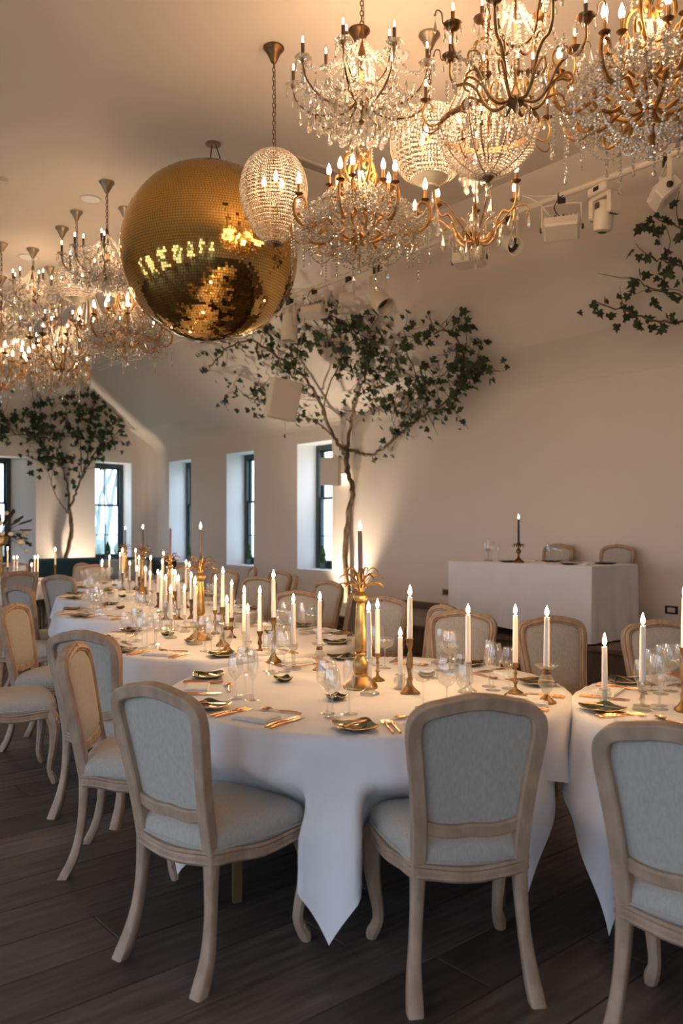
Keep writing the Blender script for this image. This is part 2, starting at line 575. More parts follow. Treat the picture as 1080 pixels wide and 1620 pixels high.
# rounded corner between the end wall and the window wall
rc = 0.32
arc = [(XR - rc + rc * cos(a), Y1 - rc + rc * sin(a)) for a in [pi / 2 * i / 6 for i in range(7)]]
def slope_z(x):
    for (x0, z0), (x1, z1) in zip(prof[:-1], prof[1:]):
        if x1 <= x <= x0 and x0 > x1:
            return z0 + (z1 - z0) * (x0 - x) / (x0 - x1)
    return ZB
for (p0, p1) in zip(arc[:-1], arc[1:]):
    quadW(mb, (p0[0], p0[1], 0), (p1[0], p1[1], 0), (p1[0], p1[1], slope_z(p1[0])), (p0[0], p0[1], slope_z(p0[0])))
room_mesh('wall_end', mb, 'plaster')
def rev_end(m, a, b, z0, z1):
    y0, y1 = Y1, Y1 + RW
    sp = SPLAY[a]
    for x, q in ((a, a + sp), (b, b - sp)):
        quadW(m, (x, y0, z0), (q, y1, z0), (q, y1, z1), (x, y0, z1))
    for z in (z0, z1):
        quadW(m, (a, y0, z), (b, y0, z), (b - sp, y1, z), (a + sp, y1, z))
reveals(WIN_E, rev_end, 'trim_2')
# far side of the room, behind and beside the camera
ZHL = 3.3
mb = MB()
wall_panels(mb, XL, Y0, Y1, WIN_L, lambda m, a, b, z0, z1: quadW(m, (XL, a, z0), (XL, b, z0), (XL, b, z1), (XL, a, z1)), z1=ZB + .25, zs=0.25, zh=ZHL)
for (x0, z0), (x1, z1) in [((XL, ZB + .25), (XL + XR - XB, ZC))]:
    quadW(mb, (x0, Y0, z0), (x0, Y1, z0), (x1, Y1, z1), (x1, Y0, z1))
room_mesh('wall_left', mb, 'plaster')
mb = MB()
wall_panels(mb, Y0, XL, XR, WIN_B, lambda m, a, b, z0, z1: quadW(m, (a, Y0, z0), (b, Y0, z0), (b, Y0, z1), (a, Y0, z1)), z1=ZC, zs=0.05, zh=2.6)
room_mesh('wall_back', mb, 'plaster')
mb = MB()
quadW(mb, (XL + XR - XB, Y0, ZC), (XB, Y0, ZC), (XB, Y1, ZC), (XL + XR - XB, Y1, ZC))
room_mesh('ceiling', mb, 'ceiling_paint')
# portals in the openings out of view guide the skylight
def portal(c, yaw, w, h):
    l = bpy.data.lights.new('sky_portal', 'AREA')
    l.shape = 'RECTANGLE'; l.size = w; l.size_y = h
    l.cycles.is_portal = True
    o = bpy.data.objects.new('sky_portal', l)
    COL.objects.link(o)
    d = Vector((cos(yaw), sin(yaw), 0))
    o.rotation_euler = d.to_track_quat('-Z', 'Z').to_euler()
    o.location = c
for a, b in WIN_L:
    portal(W(XL - .02, (a + b) / 2, (0.25 + ZHL) / 2), TH, b - a, ZHL - 0.25)
for a, b in WIN_B:
    portal(W((a + b) / 2, Y0 - .02, 1.32), TH + pi / 2, b - a, 2.55)
for a, b in WIN_R:
    portal(W(XR + RW + .12, (a + b) / 2, (ZS + ZH) / 2), TH + pi, b - a, ZH - ZS)
for a, b in WIN_E:
    portal(W((a + b) / 2, Y1 + RW + .12, (ZS + ZH) / 2), TH - pi / 2, b - a, ZH - ZS)

# floor: a slab and boards running across the room
mb = MB()
mb.add([W(XL, Y0, -.03), W(XR, Y0, -.03), W(XR, Y1, -.03), W(XL, Y1, -.03)], [(0, 1, 2, 3)])
floor = room_mesh('floor', mb, 'subfloor')
PW_, PL_ = 0.262, 2.6
plank_me = {}
def plank_mesh(l):
    l = round(l, 1)
    if l not in plank_me:
        plank_me[l] = MB().bevbox(0, l - .003, 0, PW_ - .003, -0.03, 0, 0.0025).mesh('plank', 'plank_oak', False)
    return plank_me[l]
far = MB()
rp = random.Random(3)
row = 0
y = -1.2
while y < Y1 - .05:
    x = XL - rp.uniform(0, 2.0)
    while x < 6.95:
        l = round(rp.choice([1.8, 2.4, 2.8]), 1)
        x0, x1 = max(x, XL), min(x + l, 6.98)
        if x1 - x0 > 0.15:
            if y < 10.2 and x1 > -2.6:
                if x1 - x0 == l or True:
                    o = link('plank', plank_mesh(x1 - x0), floor, Matrix.Translation(W(x0, y, 0)) @ Matrix.Rotation(TH, 4, 'Z'))
            else:
                far.box(0, x1 - x0 - .003, 0, PW_ - .003, -.03, 0, Matrix.Translation(W(x0, y, 0)) @ Matrix.Rotation(TH, 4, 'Z'))
        x += l
    y += PW_
far.box(XL, 6.98, Y0, -1.2, -.03, -0.001, Matrix.Rotation(TH, 4, 'Z'))
o = link('distant_planks', far.mesh('distant_planks', 'plank_oak', False), floor)
o['kind'] = 'stuff'

# ------------------------------------------------------------------ windows
def window(n, w, h, M):
    """sash window in the local xz plane, y towards the room negative"""
    root = bpy.data.objects.new('window_%d' % n, None)
    COL.objects.link(root)
    root.matrix_world = M
    root['kind'] = 'structure'
    t = 0.085
    fr = MB()
    fr.box(0, t, -.05, .07, 0, h).box(w - t, w, -.05, .07, 0, h).box(t, w - t, -.05, .07, h - t, h).box(t, w - t, -.05, .07, 0, t)
    link('window_frame', fr.mesh('window_frame', 'teal_frame', False), root)
    mid = h * 0.565
    up = MB()
    s = 0.035
    up.box(t, t + s, .02, .06, mid, h - t).box(w - t - s, w - t, .02, .06, mid, h - t).box(t, w - t, .02, .06, h - t - s, h - t).box(t, w - t, .015, .06, mid - .01, mid + .035)
    link('upper_sash', up.mesh('upper_sash', 'teal_frame', False), root)
    lo = MB()
    lo.box(t, t + s, -.03, .01, t, mid + .03).box(w - t - s, w - t, -.03, .01, t, mid + .03).box(t, w - t, -.03, .01, t, t + .06).box(t, w - t, -.03, .012, mid - .01, mid + .03)
    link('lower_sash', lo.mesh('lower_sash', 'teal_frame', False), root)
    c = w / 2
    zc = t + (mid - t) * .43
    for (z0, z1, y) in ((mid, h - t, .04), (t, mid, -.01)):
        link('glazing_bar', MB().box(c - .011, c + .011, y - .012, y + .012, z0 + .02, z1 - .01).mesh('glazing_bar', 'teal_frame', False), root)
        for k in (0, 1):
            x0, x1 = (t + s, c) if k == 0 else (c, w - t - s)
            link('pane', MB().box(x0, x1, y - .002, y + .002, z0 + .03, z1 - .02).mesh('pane', 'window_glass', False), root)
    link('glazing_bar', MB().box(t + s, w - t - s, -.018, -.002, zc - .009, zc + .009).mesh('glazing_bar', 'teal_frame', False), root)
    return root
k = 1
for a, b in WIN_R:       # local x runs along -Y of the room seen from inside, y outwards (+X)
    M = Matrix.Translation(W(XR + RW, b, ZS)) @ Matrix.Rotation(TH - pi / 2, 4, 'Z')
    window(k, b - a, ZH - ZS, M); k += 1
for a, b in WIN_E:
    M = Matrix.Translation(W(a + SPLAY[a], Y1 + RW, ZS)) @ Matrix.Rotation(TH, 4, 'Z')
    window(k, b - a - 2 * SPLAY[a], ZH - ZS, M); k += 1
for a, b in WIN_L:       # tall windows out of view that light the room and show in the mirror ball
    root = bpy.data.objects.new('window_%d' % k, None); COL.objects.link(root); root['kind'] = 'structure'; k += 1
    root.matrix_world = Matrix.Translation(W(XL - .05, a, .25)) @ Matrix.Rotation(TH + pi / 2, 4, 'Z')
    w_, h_ = b - a, ZHL - .25
    fr = MB()
    for x in (0, w_ / 2 - .04, w_ - .08): fr.box(x, x + .08, -.03, .03, 0, h_)
    for z in (0, h_ * .45, h_ - .08): fr.box(0, w_, -.03, .03, z, z + .08)
    link('window_frame', fr.mesh('window_frame', 'teal_frame', False), root)

# ------------------------------------------------------------------ stage along the window wall
ZT = 0.35
XS, YS0, YS1 = 6.93, -1.5, 9.75
RM = Matrix.Rotation(TH, 4, 'Z')
stage = tag(link('stage', MB().box(XS + .03, XR, YS0, YS1 - .03, 0, ZT - .03, RM).mesh('stage', 'slot_dark', False)),
            'low brown wooden stage running along the window wall', 'stage')
y = YS0
while y < YS1 - .01:
    y1 = min(y + 0.75, YS1)
    link('front_panel', MB().bevbox(XS, XS + .03, y + .002, y1 - .002, 0.0, ZT - .03, .004, RM).mesh('front_panel', 'stage_oak', False), stage)
    y = y1
link('end_panel', MB().bevbox(XS, XR - .002, YS1 - .03, YS1, 0, ZT - .03, .004, RM).mesh('end_panel', 'stage_oak', False), stage)
link('nosing', MB().bevbox(XS - .03, XS + .06, YS0, YS1 + .02, ZT - .045, ZT, .008, RM).mesh('nosing', 'stage_oak', False), stage)
x = XS + .06
while x < XR - .02:
    x1 = min(x + .21, XR)
    link('deck_board', MB().bevbox(x + .001, x1 - .001, YS0, YS1, ZT - .03, ZT, .003, RM).mesh('deck_board', 'stage_top', False), stage)
    x = x1
for yy in (4.9, 6.55, 2.9, 8.3):                      # round ventilation grilles
    M = Matrix.Translation(W(XS - .002, yy, .175)) @ Matrix.Rotation(TH, 4, 'Z') @ Matrix.Rotation(-pi / 2, 4, 'Y')
    g = link('vent_grille', MB().lathe([(.075, -.004), (.075, .006), (.058, .010), (.056, 0.0)], 24, M, (True, False)).mesh('vent_grille', 'skirting_oak'), stage)
    h = MB()
    for i in range(-2, 3):
        l = sqrt(.056 ** 2 - (i * .02) ** 2)
        h.box(-l, l, i * .02 - .004, i * .02 + .004, .001, .006, M); h.box(i * .02 - .004, i * .02 + .004, -l, l, .001, .006, M)
    link('lattice', h.mesh('lattice', 'slot_dark', False), g)
o = link('baseboard_right', MB().bevbox(XR - .035, XR, YS0, 9.07, ZT, ZT + .10, .008, RM).mesh('baseboard_right', 'skirting_oak', False))
o['kind'] = 'structure'
o = link('baseboard_end', MB().bevbox(XR - .02, XR, YS1 + .02, Y1 - .3, 0, .12, .006, RM).mesh('baseboard_end', 'reveal_paint', False))
o['kind'] = 'structure'
# sockets
for (px_, py_, m_, lab) in ((706, 937, 'brass_plate', 'brass double wall socket just left of the draped stage table'),
                            (1062, 965, 'black_plastic', 'black framed wall socket right of the draped stage table')):
    c = on_wall(px_, py_)
    M = Matrix.Translation(c) @ Matrix.Rotation(TH, 4, 'Z')
    s_ = P('wall_socket')
    s_.part('plate', MB().bevbox(-.010, 0, -.075, .075, -.045, .045, .003).mesh('plate', m_, False))
    s_.part('insert', MB().bevbox(-.014, -.008, -.045, .045, -.026, .026, .002).mesh('insert', 'slot_dark' if m_ == 'brass_plate' else 'white_metal', False))
    s_.put(None, M=M, label=lab, cat='socket')

# ------------------------------------------------------------------ ceiling fittings
for (px_, py_, r_, lab) in ((143, 315, .115, 'round white downlight in the ceiling left of the mirror ball'),
                       (45, 407, .13, 'round white downlight above the far chandelier cluster'),
                       (628, 88, .10, 'round white downlight behind the upper crystal chandelier')):
    d = F * (ZC - CAMZ) / (HY - py_)
    c = Vector(((px_ - CX) / F * d, d, ZC))
    t = P('downlight')
    t.part('bezel', MB().lathe([(r_, 0), (r_, -.006), (r_ * .92, -.010), (r_ * .82, -.004)], 28, caps=(False, False)).mesh('bezel', 'white_metal'))
    t.part('reflector', MB().lathe([(r_ * .84, -.005), (r_ * .7, -.0015), (.001, -.0005)], 28, caps=(False, False)).mesh('reflector', 'downlight_white'))
    t.put(c, label=lab, cat='downlight')
d = F * (ZC - CAMZ) / (HY - 283)
t = P('smoke_detector')
t.part('body', MB().lathe([(.06, 0), (.06, -.02), (.045, -.04), (.0, -.045)], 20, caps=(False, False)).mesh('body', 'white_metal'))
t.put(Vector(((4 - CX) / F * d, d, ZC)), label='small round smoke detector on the ceiling at the left edge', cat='detector')
# slot diffuser
a = Vector(((478 - CX) / F * (4458 / 582.), 4458 / 582., ZC))
b = Vector(((533 - CX) / F * (4458 / 563.), 4458 / 563., ZC))
M = Matrix.Translation((a + b) / 2) @ Matrix.Rotation(TH, 4, 'Z')
t = P('air_vent')
t.part('vent_frame', MB().box(-.34, .34, -.09, -.06, -.012, 0).box(-.34, .34, .06, .09, -.012, 0).box(-.34, -.31, -.06, .06, -.012, 0).box(.31, .34, -.06, .06, -.012, 0).mesh('vent_frame', 'ceiling_paint', False))
t.part('slot', MB().box(-.31, .31, -.06, .06, -.003, -.0005).mesh('slot', 'vent_brown', False))
t.put(None, M=M, label='long slot air vent in the ceiling beside the egg lantern', cat='vent')

# ------------------------------------------------------------------ outside
mb = MB()
G = 400
mb.add([W(-G, -G, -.25), W(G, -G, -.25), W(G, G, -.25), W(-G, G, -.25)], [(0, 1, 2, 3)])
o = link('ground', mb.mesh('ground', 'lawn', False)); o['kind'] = 'structure'
def winter_tree(p, h, seed):
    r = random.Random(seed)
    mb = MB()
    def grow(a, d, l, rad, n):
        q = [a]
        for i in range(3):
            d = (d + Vector((r.uniform(-.2, .2), r.uniform(-.2, .2), r.uniform(-.05, .12)))).normalized()
            q.append(q[-1] + d * l / 3)
        mb.tube(q, [rad, rad * .85, rad * .7, rad * .55], 5)
        if n:
            for i in range(3 if n > 1 else 4):
                nd = (d + Vector((r.uniform(-.9, .9), r.uniform(-.9, .9), r.uniform(-.1, .6)))).normalized()
                grow(q[r.choice((2, 3, 3))], nd, l * r.uniform(.6, .8), rad * .5, n - 1)
    grow(Vector((0, 0, 0)), Vector((0, 0, 1)), h * .35, h * .014, 5)
    return mb
tm = winter_tree(None, 9, 5).mesh('bare_tree', 'winter_bark')
for (X, Y, s_, rz, lab) in ((12.5, 30, 1.0, 0, 'pale bare tree seen through the end window, nearest the glass'), (9.5, 36, 1.2, 2, 'pale bare tree farther out beyond the end window'),
                       (16.5, 38, 1.25, 5, 'pale bare tree beyond the end window, at its right pane'), (5.5, 30, 1.0, 3, 'pale bare tree outside the window at the left edge'),
                       (20, 14, .95, 1, 'pale bare tree outside the window behind the small wall speaker'), (24, 22, 1.1, 4, 'pale bare tree outside the middle window of the long wall'),
                       (30, 9, 1.3, 2.5, 'pale bare tree far outside the window nearest the stage')):
    o = tag(link('bare_tree', tm), lab, 'tree', 'bare trees on the lawn outside')
    o.location = W(X, Y, -.25); o.rotation_euler = (0, 0, rz); o.scale = (s_,) * 3
hm = MB()
rh = random.Random(2)
for i in range(36):
    hm.ball((i * 1.3 + rh.uniform(-.3, .3), rh.uniform(-.6, .6), .5), rh.uniform(.8, 1.3), 10, 7, (1, 1, rh.uniform(.7, 1.1)))
hme = hm.mesh('hedge', 'hedge_green')
o = tag(link('hedge', hme), 'pale distant hedge beyond the lawn outside', 'hedge', kind='stuff'); o.matrix_world = Matrix.Translation(W(-14, 52, -.25)) @ Matrix.Rotation(TH, 4, 'Z')
# ------------------------------------------------------------------ chair: limed oak frame, linen upholstery; faces local +y
def yb(z):
    return -0.205 - (z - 0.44) * 0.20
def chair_proto():
    c = P('dining_chair')
    # rear posts and crest of the back, one bent frame
    half = [(.168, .40), (.168, .50), (.172, .60), (.182, .71), (.194, .81), (.201, .875), (.193, .925), (.160, .952), (.11, .964), (.05, .976)]
    pts = [(-x, 0, z) for x, z in half] + [(0, 0, .980)] + [(x, 0, z) for x, z in reversed(half)]
    path = crom(pts, 4)
    n = len(path)
    Nn, Dd, PP = [], [], []
    for i, p in enumerate(path):
        t = (path[min(i + 1, n - 1)] - path[max(i - 1, 0)]).normalized()
        PP.append(Vector((p.x, yb(p.z), p.z)))
        nn = Vector((t.z, 0, -t.x))
        nn = Vector((nn.x, -nn.z * 0.20, nn.z)).normalized()
        Nn.append(nn); Dd.append(Vector((0, 0.98, 0.196)))
    def sect(i):
        z = path[i].z
        a = .024 if z < .93 else .023
        b = .026
        e = .006
        return [(a - e, -b), (a, -b + e), (a, b - e * 1.4), (a - e * .8, b - .002), (a - e * 1.5, b - .006), (a * .35, b + .004), (-a * .1, b + .003), (-a * .35, b - .005), (-a + e, b - .003), (-a, b - e - .004), (-a, -b + e * .6), (-a + e * .6, -b)]
    c.part('back_frame', MB().sweep(PP, Nn, Dd, sect).mesh('back_frame', 'limed_oak', angle=30))
    # carved crest on the face of the top rail
    mb = MB()
    for (x, z, r, sx, sz) in ((0, .985, .017, 1.0, 1.0), (.022, .982, .012, 1.1, .9), (-.022, .982, .012, 1.1, .9), (.048, .977, .011, 1.5, .7), (-.048, .977, .011, 1.5, .7),
                             (.078, .971, .010, 1.7, .65), (-.078, .971, .010, 1.7, .65), (.108, .964, .008, 1.7, .6), (-.108, .964, .008, 1.7, .6), (0, .966, .010, 1.3, .8)):
        mb.ball((x, yb(z) + .021, z), r, 8, 6, (sx, .75, sz))
    c.part('crest_carving', mb.mesh('crest_carving', 'limed_oak'))
    # lower rail of the back
    pts = [(-.172, 0, .578), (-.12, 0, .556), (-.06, 0, .547), (0, 0, .551), (.06, 0, .547), (.12, 0, .556), (.172, 0, .578)]
    path2 = crom(pts, 4)
    PP2 = [Vector((p.x, yb(p.z), p.z)) for p in path2]
    N2 = [Vector((0, -.196, .98))] * len(PP2)
    D2 = [Vector((0, 0.98, 0.196))] * len(PP2)
    def sect2(i):
        a, b, e = .023, .017, .006
        return [(a - e, -b), (a, -b + e), (a, b - e), (a - e, b), (-a + e, b), (-a, b - e), (-a, -b + e), (-a + e, -b)]
    c.part('lower_rail', MB().sweep(PP2, N2, D2, sect2).mesh('lower_rail', 'limed_oak', angle=30))
    # upholstered back panel, front and rear faces
    mb = MB()
    NU, NV = 14, 14
    def hw(z):
        return interp_x(half, z) - .012
    def grid(sgn, amp):
        vs, fs = [], []
        for j in range(NV + 1):
            v = j / NV
            for i in range(NU + 1):
                u = -1 + 2 * i / NU
                zb_, zt = .566 + .018 * u * u, .962 - .012 * u * u - .055 * abs(u) ** 5
                z = zb_ + (zt - zb_) * v
                x = u * hw(min(z, .90))
                e = (1 - abs(u) ** 6) * (1 - abs(2 * v - 1) ** 6)
                y = yb(z) + sgn * ((.010 if sgn > 0 else -.002) + amp * max(e, 0) ** .6)
                vs.append((x, y, z))
        for j in range(NV):
            for i in range(NU):
                a = j * (NU + 1) + i
                q = (a, a + 1, a + NU + 2, a + NU + 1)
                fs.append(q if sgn < 0 else q[::-1])
        return vs, fs
    mb.add(*grid(1, .020))
    mb.add(*grid(-1, .004))
    c.part('back_panel', mb.mesh('back_panel', 'linen'))
    # seat outline
    seat = [(0, .262), (.12, .258), (.205, .245), (.248, .215), (.252, .15), (.235, .0), (.21, -.12), (.195, -.20), (.165, -.225), (.08, -.238), (0, -.240),
            (-.08, -.238), (-.165, -.225), (-.195, -.20), (-.21, -.12), (-.235, .0), (-.252, .15), (-.248, .215), (-.205, .245), (-.12, .258)]
    out = crom([(x, y, 0) for x, y in seat], 3, True)
    m = len(out)
    Np, Pz = [], []
    for i, p in enumerate(out):
        t = (out[(i + 1) % m] - out[i - 1]).normalized()
        Np.append(Vector((-t.y, t.x, 0)))
        a = atan2(p.y, p.x)
        wave = -.016 * (cos(4 * a) * .5 + .5)
        Pz.append(Vector((p.x, p.y, .412 + wave + .004)))
    Up = [Vector((0, 0, 1))] * m
    def sect3(i):
        return [(-.004, .030), (-.011, .023), (-.003, .015), (-.008, .008), (-.006, -.006), (-.010, -.012), (.000, -.022), (.014, -.024), (.030, -.020), (.034, .024), (.02, .032)]
    c.part('seat_rail', MB().sweep(Pz, [-q for q in Np] if Np[0].y > 0 else Np, Up, sect3, closed=True).mesh('seat_rail', 'limed_oak', angle=32))
    # cushion
    mb = MB()
    rings = []
    for (s_, z) in ((.93, .425), (.985, .437), (1.0, .458), (.99, .482), (.95, .502), (.85, .519), (.65, .532), (.4, .539), (.15, .541)):
        rings.append([(p.x * s_, p.y * s_ + .004, z) for p in out])
    mb.loft(rings)
    c.part('seat_cushion', mb.mesh('seat_cushion', 'linen', angle=80))
    mb = MB()
    mb.tube([(p.x * 1.005, p.y * 1.005 + .004, .449) for p in out], .0045, 5, closed=True)
    c.part('piping', mb.mesh('piping', 'linen'))
    # legs
    for s_ in (-1, 1):
        pth = crom([(s_ * .222, .208, .43), (s_ * .238, .226, .385), (s_ * .247, .236, .32), (s_ * .240, .228, .22), (s_ * .226, .212, .12), (s_ * .226, .212, .07), (s_ * .240, .228, .03), (s_ * .246, .235, 0)], 3)
        rr = interp([.038, .046, .037, .027, .0215, .021, .026, .019], len(pth))
        sub = MB()
        for q in range(2):
            M = Matrix.Translation((s_ * .240, .227, .058)) @ Matrix.Rotation(s_ * -radians(45), 4, 'Z')
        sub.tube([(M @ Vector((r_ * cos(a), 0, r_ * sin(a)))) for (r_, a) in [(.017 - .0013 * i, i * .75 - 1) for i in range(11)]], .006, 5)
        c.part('leg', MB().tube(pth, rr, 8).mesh('leg', 'limed_oak'), subs=[('foot_scroll', sub.mesh('foot_scroll', 'limed_oak'), None), ('knee_carving', MB().ball((s_ * .262, .258, .375), .019, 8, 6, (1, 1, 1.3)).ball((s_ * .252, .272, .39), .013, 8, 6).ball((s_ * .276, .246, .39), .013, 8, 6).mesh('knee_carving', 'limed_oak'), None)])
    for s_ in (-1, 1):
        pth = crom([(s_ * .168, yb(.44), .45), (s_ * .172, -.210, .32), (s_ * .180, -.222, .2), (s_ * .190, -.250, .09), (s_ * .197, -.298, .0)], 4)
        rings = []
        for i, p in enumerate(pth):
            t = i / (len(pth) - 1)
            h_ = .0255 - .006 * sin(pi * min(t * 1.15, 1)) - .001 * t
            e = .006
            rings.append([(p.x + a, p.y + b, p.z) for a, b in ((h_, -h_ + e), (h_, h_ - e), (h_ - e, h_), (-h_ + e, h_), (-h_, h_ - e), (-h_, -h_ + e), (-h_ + e, -h_), (h_ - e, -h_))])
        c.part('leg', MB().loft(rings).mesh('leg', 'limed_oak', angle=50))
    return c
def interp_x(half, z):
    for (x0, z0), (x1, z1) in zip(half[:-1], half[1:]):
        if z0 <= z <= z1:
            return x0 + (x1 - x0) * (z - z0) / (z1 - z0)
    return half[-1][0]
CHAIR = chair_proto()
seen_me = set()
for (n_, me_, m_, subs_, k_, l_) in CHAIR.parts:          # real depth of the chair is a little less than modelled
    for q_ in [me_] + [u_[1] for u_ in subs_]:
        if q_.name not in seen_me:
            seen_me.add(q_.name)
            q_.transform(Matrix.Diagonal((1, .91, .982, 1)))

# tables of the chain: centre in world, radius
R_T = 0.915
ZTOP = 0.765
TABLES = {'T1': (0.12, 3.74), 'TR': (1.87, 3.20), 'T2': (-0.80, 5.43), 'T3': (-1.66, 7.36), 'T4': (-2.26, 9.10), 'T5': (-2.85, 10.90), 'TD': (-5.00, 11.55)}
TNAME = {'T1': 'near table', 'TR': 'right edge table', 'T2': 'second table', 'T3': 'third table', 'T4': 'fourth table', 'T5': 'fifth table', 'TD': 'far left table'}


def smooth(t):
    t = min(max(t, 0), 1)
    return t * t * (3 - 2 * t)
def cloth_mesh(name, half_side, R=R_T, z=ZTOP, seed=1, n=88, amp=1.0, out=0.014, chairs=(), rz=0.0):
    """square cloth over a round top; chairs are (x, y, facing) in the table's frame, whose seats push the drop inwards"""
    r = random.Random(seed)
    ph = [r.uniform(0, 2 * pi) for _ in range(4)]
    vs, fs = [], []
    ca_, sa_ = cos(rz), sin(rz)
    for j in range(n + 1):
        for i in range(n + 1):
            u = -half_side + 2 * half_side * i / n
            v = -half_side + 2 * half_side * j / n
            q = hypot(u, v)
            a = atan2(v, u)
            if q <= R:
                x, y, zz = u, v, z
            else:
                d = q - R
                rr = R + out * (1 - math.exp(-d / .02))          # round over the edge, then hang in folds
                k = min(d / .20, 1.7)
                f = .6 * sin(13 * a + ph[0] + .8 * sin(2 * a + ph[1])) + .4 * sin(21 * a + ph[2])
                corner = max(cos(4 * (a - pi / 4)), 0)
                rr += amp * (.042 * k * (1 - .5 * corner) * (f + .45) + .03 * corner * k * k)
                cc = round((a - pi / 4) / (pi / 2)) * pi / 2 + pi / 4
                aa = cc + (a - cc) * (1 - .12 * min(d / .55, 1))
                x, y, zz = rr * cos(aa), rr * sin(aa), max(z - d * .985 + .006 * (1 - math.exp(-d / .02)), .012)
            # into the room's frame
            x, y = x * ca_ - y * sa_, x * sa_ + y * ca_
            if zz < z - .04:
                for (cx_, cy_, fx, fy) in chairs:
                    dx, dy = x - cx_, y - cy_
                    lat, fwd = dx * fy - dy * fx, dx * fx + dy * fy
                    if -.3 < fwd < .265 and abs(lat) < .33:
                        w_ = smooth((.33 - abs(lat)) / .07) * smooth((.63 - zz) / .16)
                        push = (.265 - fwd) * w_
                        x, y = x + fx * push, y + fy * push
            vs.append((x, y, zz))
    for j in range(n):
        for i in range(n):
            a = j * (n + 1) + i
            fs.append((a, a + 1, a + n + 2, a + n + 1))
    return MB().add(vs, fs).mesh(name, 'table_linen', angle=0)
TABLE = P('round_table')
TABLE.part('table_top', MB().lathe([(.86, .715), (.90, .72), (.905, .735), (.90, .752), (.86, .756)], 48).mesh('table_top', 'stage_oak', angle=30))
for k in range(4):
    a = pi / 4 + k * pi / 2 + .35
    mb = MB()
    for s_ in (-1, 1):
        M = Matrix.Rotation(a, 4, 'Z')
        mb.box(.70, .735, s_ * .20 - .012, s_ * .20 + .012, 0, .715, M)
    mb.box(.712, .722, -.20, .20, .18, .20, Matrix.Rotation(a, 4, 'Z'))
    TABLE.part('leg', mb.mesh('leg', 'steel_olive', False))
# chairs: (x, y, facing dx, dy, label)
CH = [(-.452, 2.90, .60, .80, 'pale wood chair with linen back, left of the two chairs nearest the camera'),
      (.383, 2.765, -.14, .99, 'pale wood chair with linen back, straight before the near table hiding its front'),
      (1.06, 2.32, .66, .75, 'pale wood linen chair cut off by the right edge of the picture'),
      (-.935, 3.66, .997, .06, 'linen chair seen sideways at the near table, its warm inner back turned to us'),
      (-1.215, 4.345, .37, .93, 'wide grey chair back between the sideways chair and the second table'),
      (-2.00, 4.86, .88, .48, 'chair cut off by the left edge, only its seat and leg showing'),
      (-2.02, 5.62, .99, -.05, 'amber lit chair facing right at the second table'),
      (-2.73, 6.95, .94, .35, 'amber lit chair peeking out behind the other amber chair'),
      (-2.86, 7.72, .55, .83, 'blue grey tilted chair back right beside the two amber chairs'),
      (-3.20, 9.55, .25, .97, 'grey chair back behind the fourth table, left side'),
      (.665, 4.90, -.40, -.92, 'carved chair facing us across the near table, behind the four clear glasses'),
      (1.31, 4.52, .22, -.97, 'carved chair facing us below the draped stage table'),
      (1.83, 4.32, .02, -1.0, 'carved chair facing us at the right edge behind the right table'),
      (.455, 5.42, -.93, -.37, 'narrow looking chair turned left, left of the carved chair by the stage'),
      (.17, 6.02, -.62, -.78, 'chair behind the tall gold pineapple candlestick'),
      (-.45, 6.58, -.30, -.95, 'chair facing us behind the second table'),
      (-.34, 8.02, -.75, -.66, 'chair with rounded back partly hidden by the one facing us behind the second table'),
      (-.14, 7.10, -.97, .24, 'edge-on chair in front of the stage end'),
      (-1.04, 8.66, -.45, -.89, 'chair facing us at the third table, right of the unlit pineapple candle'),
      (-.98, 10.0, -.70, -.70, 'half turned chair below the second window'),
      (-.80, 9.12, -.99, -.10, 'edge-on chair just right of the half turned chair below the second window'),
      (-1.66, 10.38, -.40, -.92, 'chair facing us behind the lit pineapple candle of the second table'),
      (-1.52, 11.35, -.95, -.30, 'edge-on chair at the fifth table below the window'),
      (-2.45, 12.10, -.30, -.95, 'brown chair facing us in front of the sofa, behind the unlit candle'),
      (-3.62, 11.95, .45, -.90, 'brown chair facing us below the end window'),
      (-4.22, 10.38, -.55, .83, 'bluish chair seen from behind at the far left table'),
      (-4.28, 12.55, -.60, -.80, 'brown chair facing us in front of the left ivy tree'),
      (-5.25, 12.72, .15, -.99, 'brown chair facing us at the far left table, by the window')]
for (x, y, dx, dy, lab) in CH:
    CHAIR.put((x, y, 0), face(dx, dy), label=lab, cat='chair', group='linen dining chairs')

corner_dir = {'T1': (-.157, -.96), 'TR': (-1.0, -.42), 'T2': (-.5, -.86), 'T3': (-.8, -.6), 'T4': (-.7, -.7), 'T5': (-.3, -.9), 'TD': (.4, -.9)}
CLOTH_LAB = {'T1': 'white tablecloth with a pointed corner hanging almost to the floor, near table',
             'TR': 'white tablecloth on the round table cut by the right edge',
             'T2': 'white tablecloth on the second round table, behind the near one',
             'T3': 'white tablecloth on the third round table along the row',
             'T4': 'white tablecloth on the fourth round table along the row',
             'T5': 'white tablecloth on the fifth round table, before the end window',
             'TD': 'white tablecloth on the round table at the far left'}
def chairs_at(tx, ty):
    out = []
    for (x, y, dx, dy, lab) in CH:
        if hypot(x - tx, y - ty) < 1.65:
            l_ = hypot(dx, dy)
            out.append((x - tx, y - ty, dx / l_, dy / l_))
    return out
for i, (k, (tx, ty)) in enumerate(TABLES.items()):
    dx, dy = corner_dir[k]
    rz = atan2(dy, dx) - pi / 4
    TABLE.put((tx, ty, 0), rz + .3, label='round folding table with olive metal legs, the ' + TNAME[k], cat='table', group='round dining tables')
    c = link('tablecloth', cloth_mesh('tablecloth', 1.148, seed=3 + i * 5, rz=rz, chairs=chairs_at(tx, ty)))
    c.location = (tx, ty, 0.0)
    tag(c, CLOTH_LAB[k], 'tablecloth', 'white tablecloths')
tx, ty = TABLES['T1']
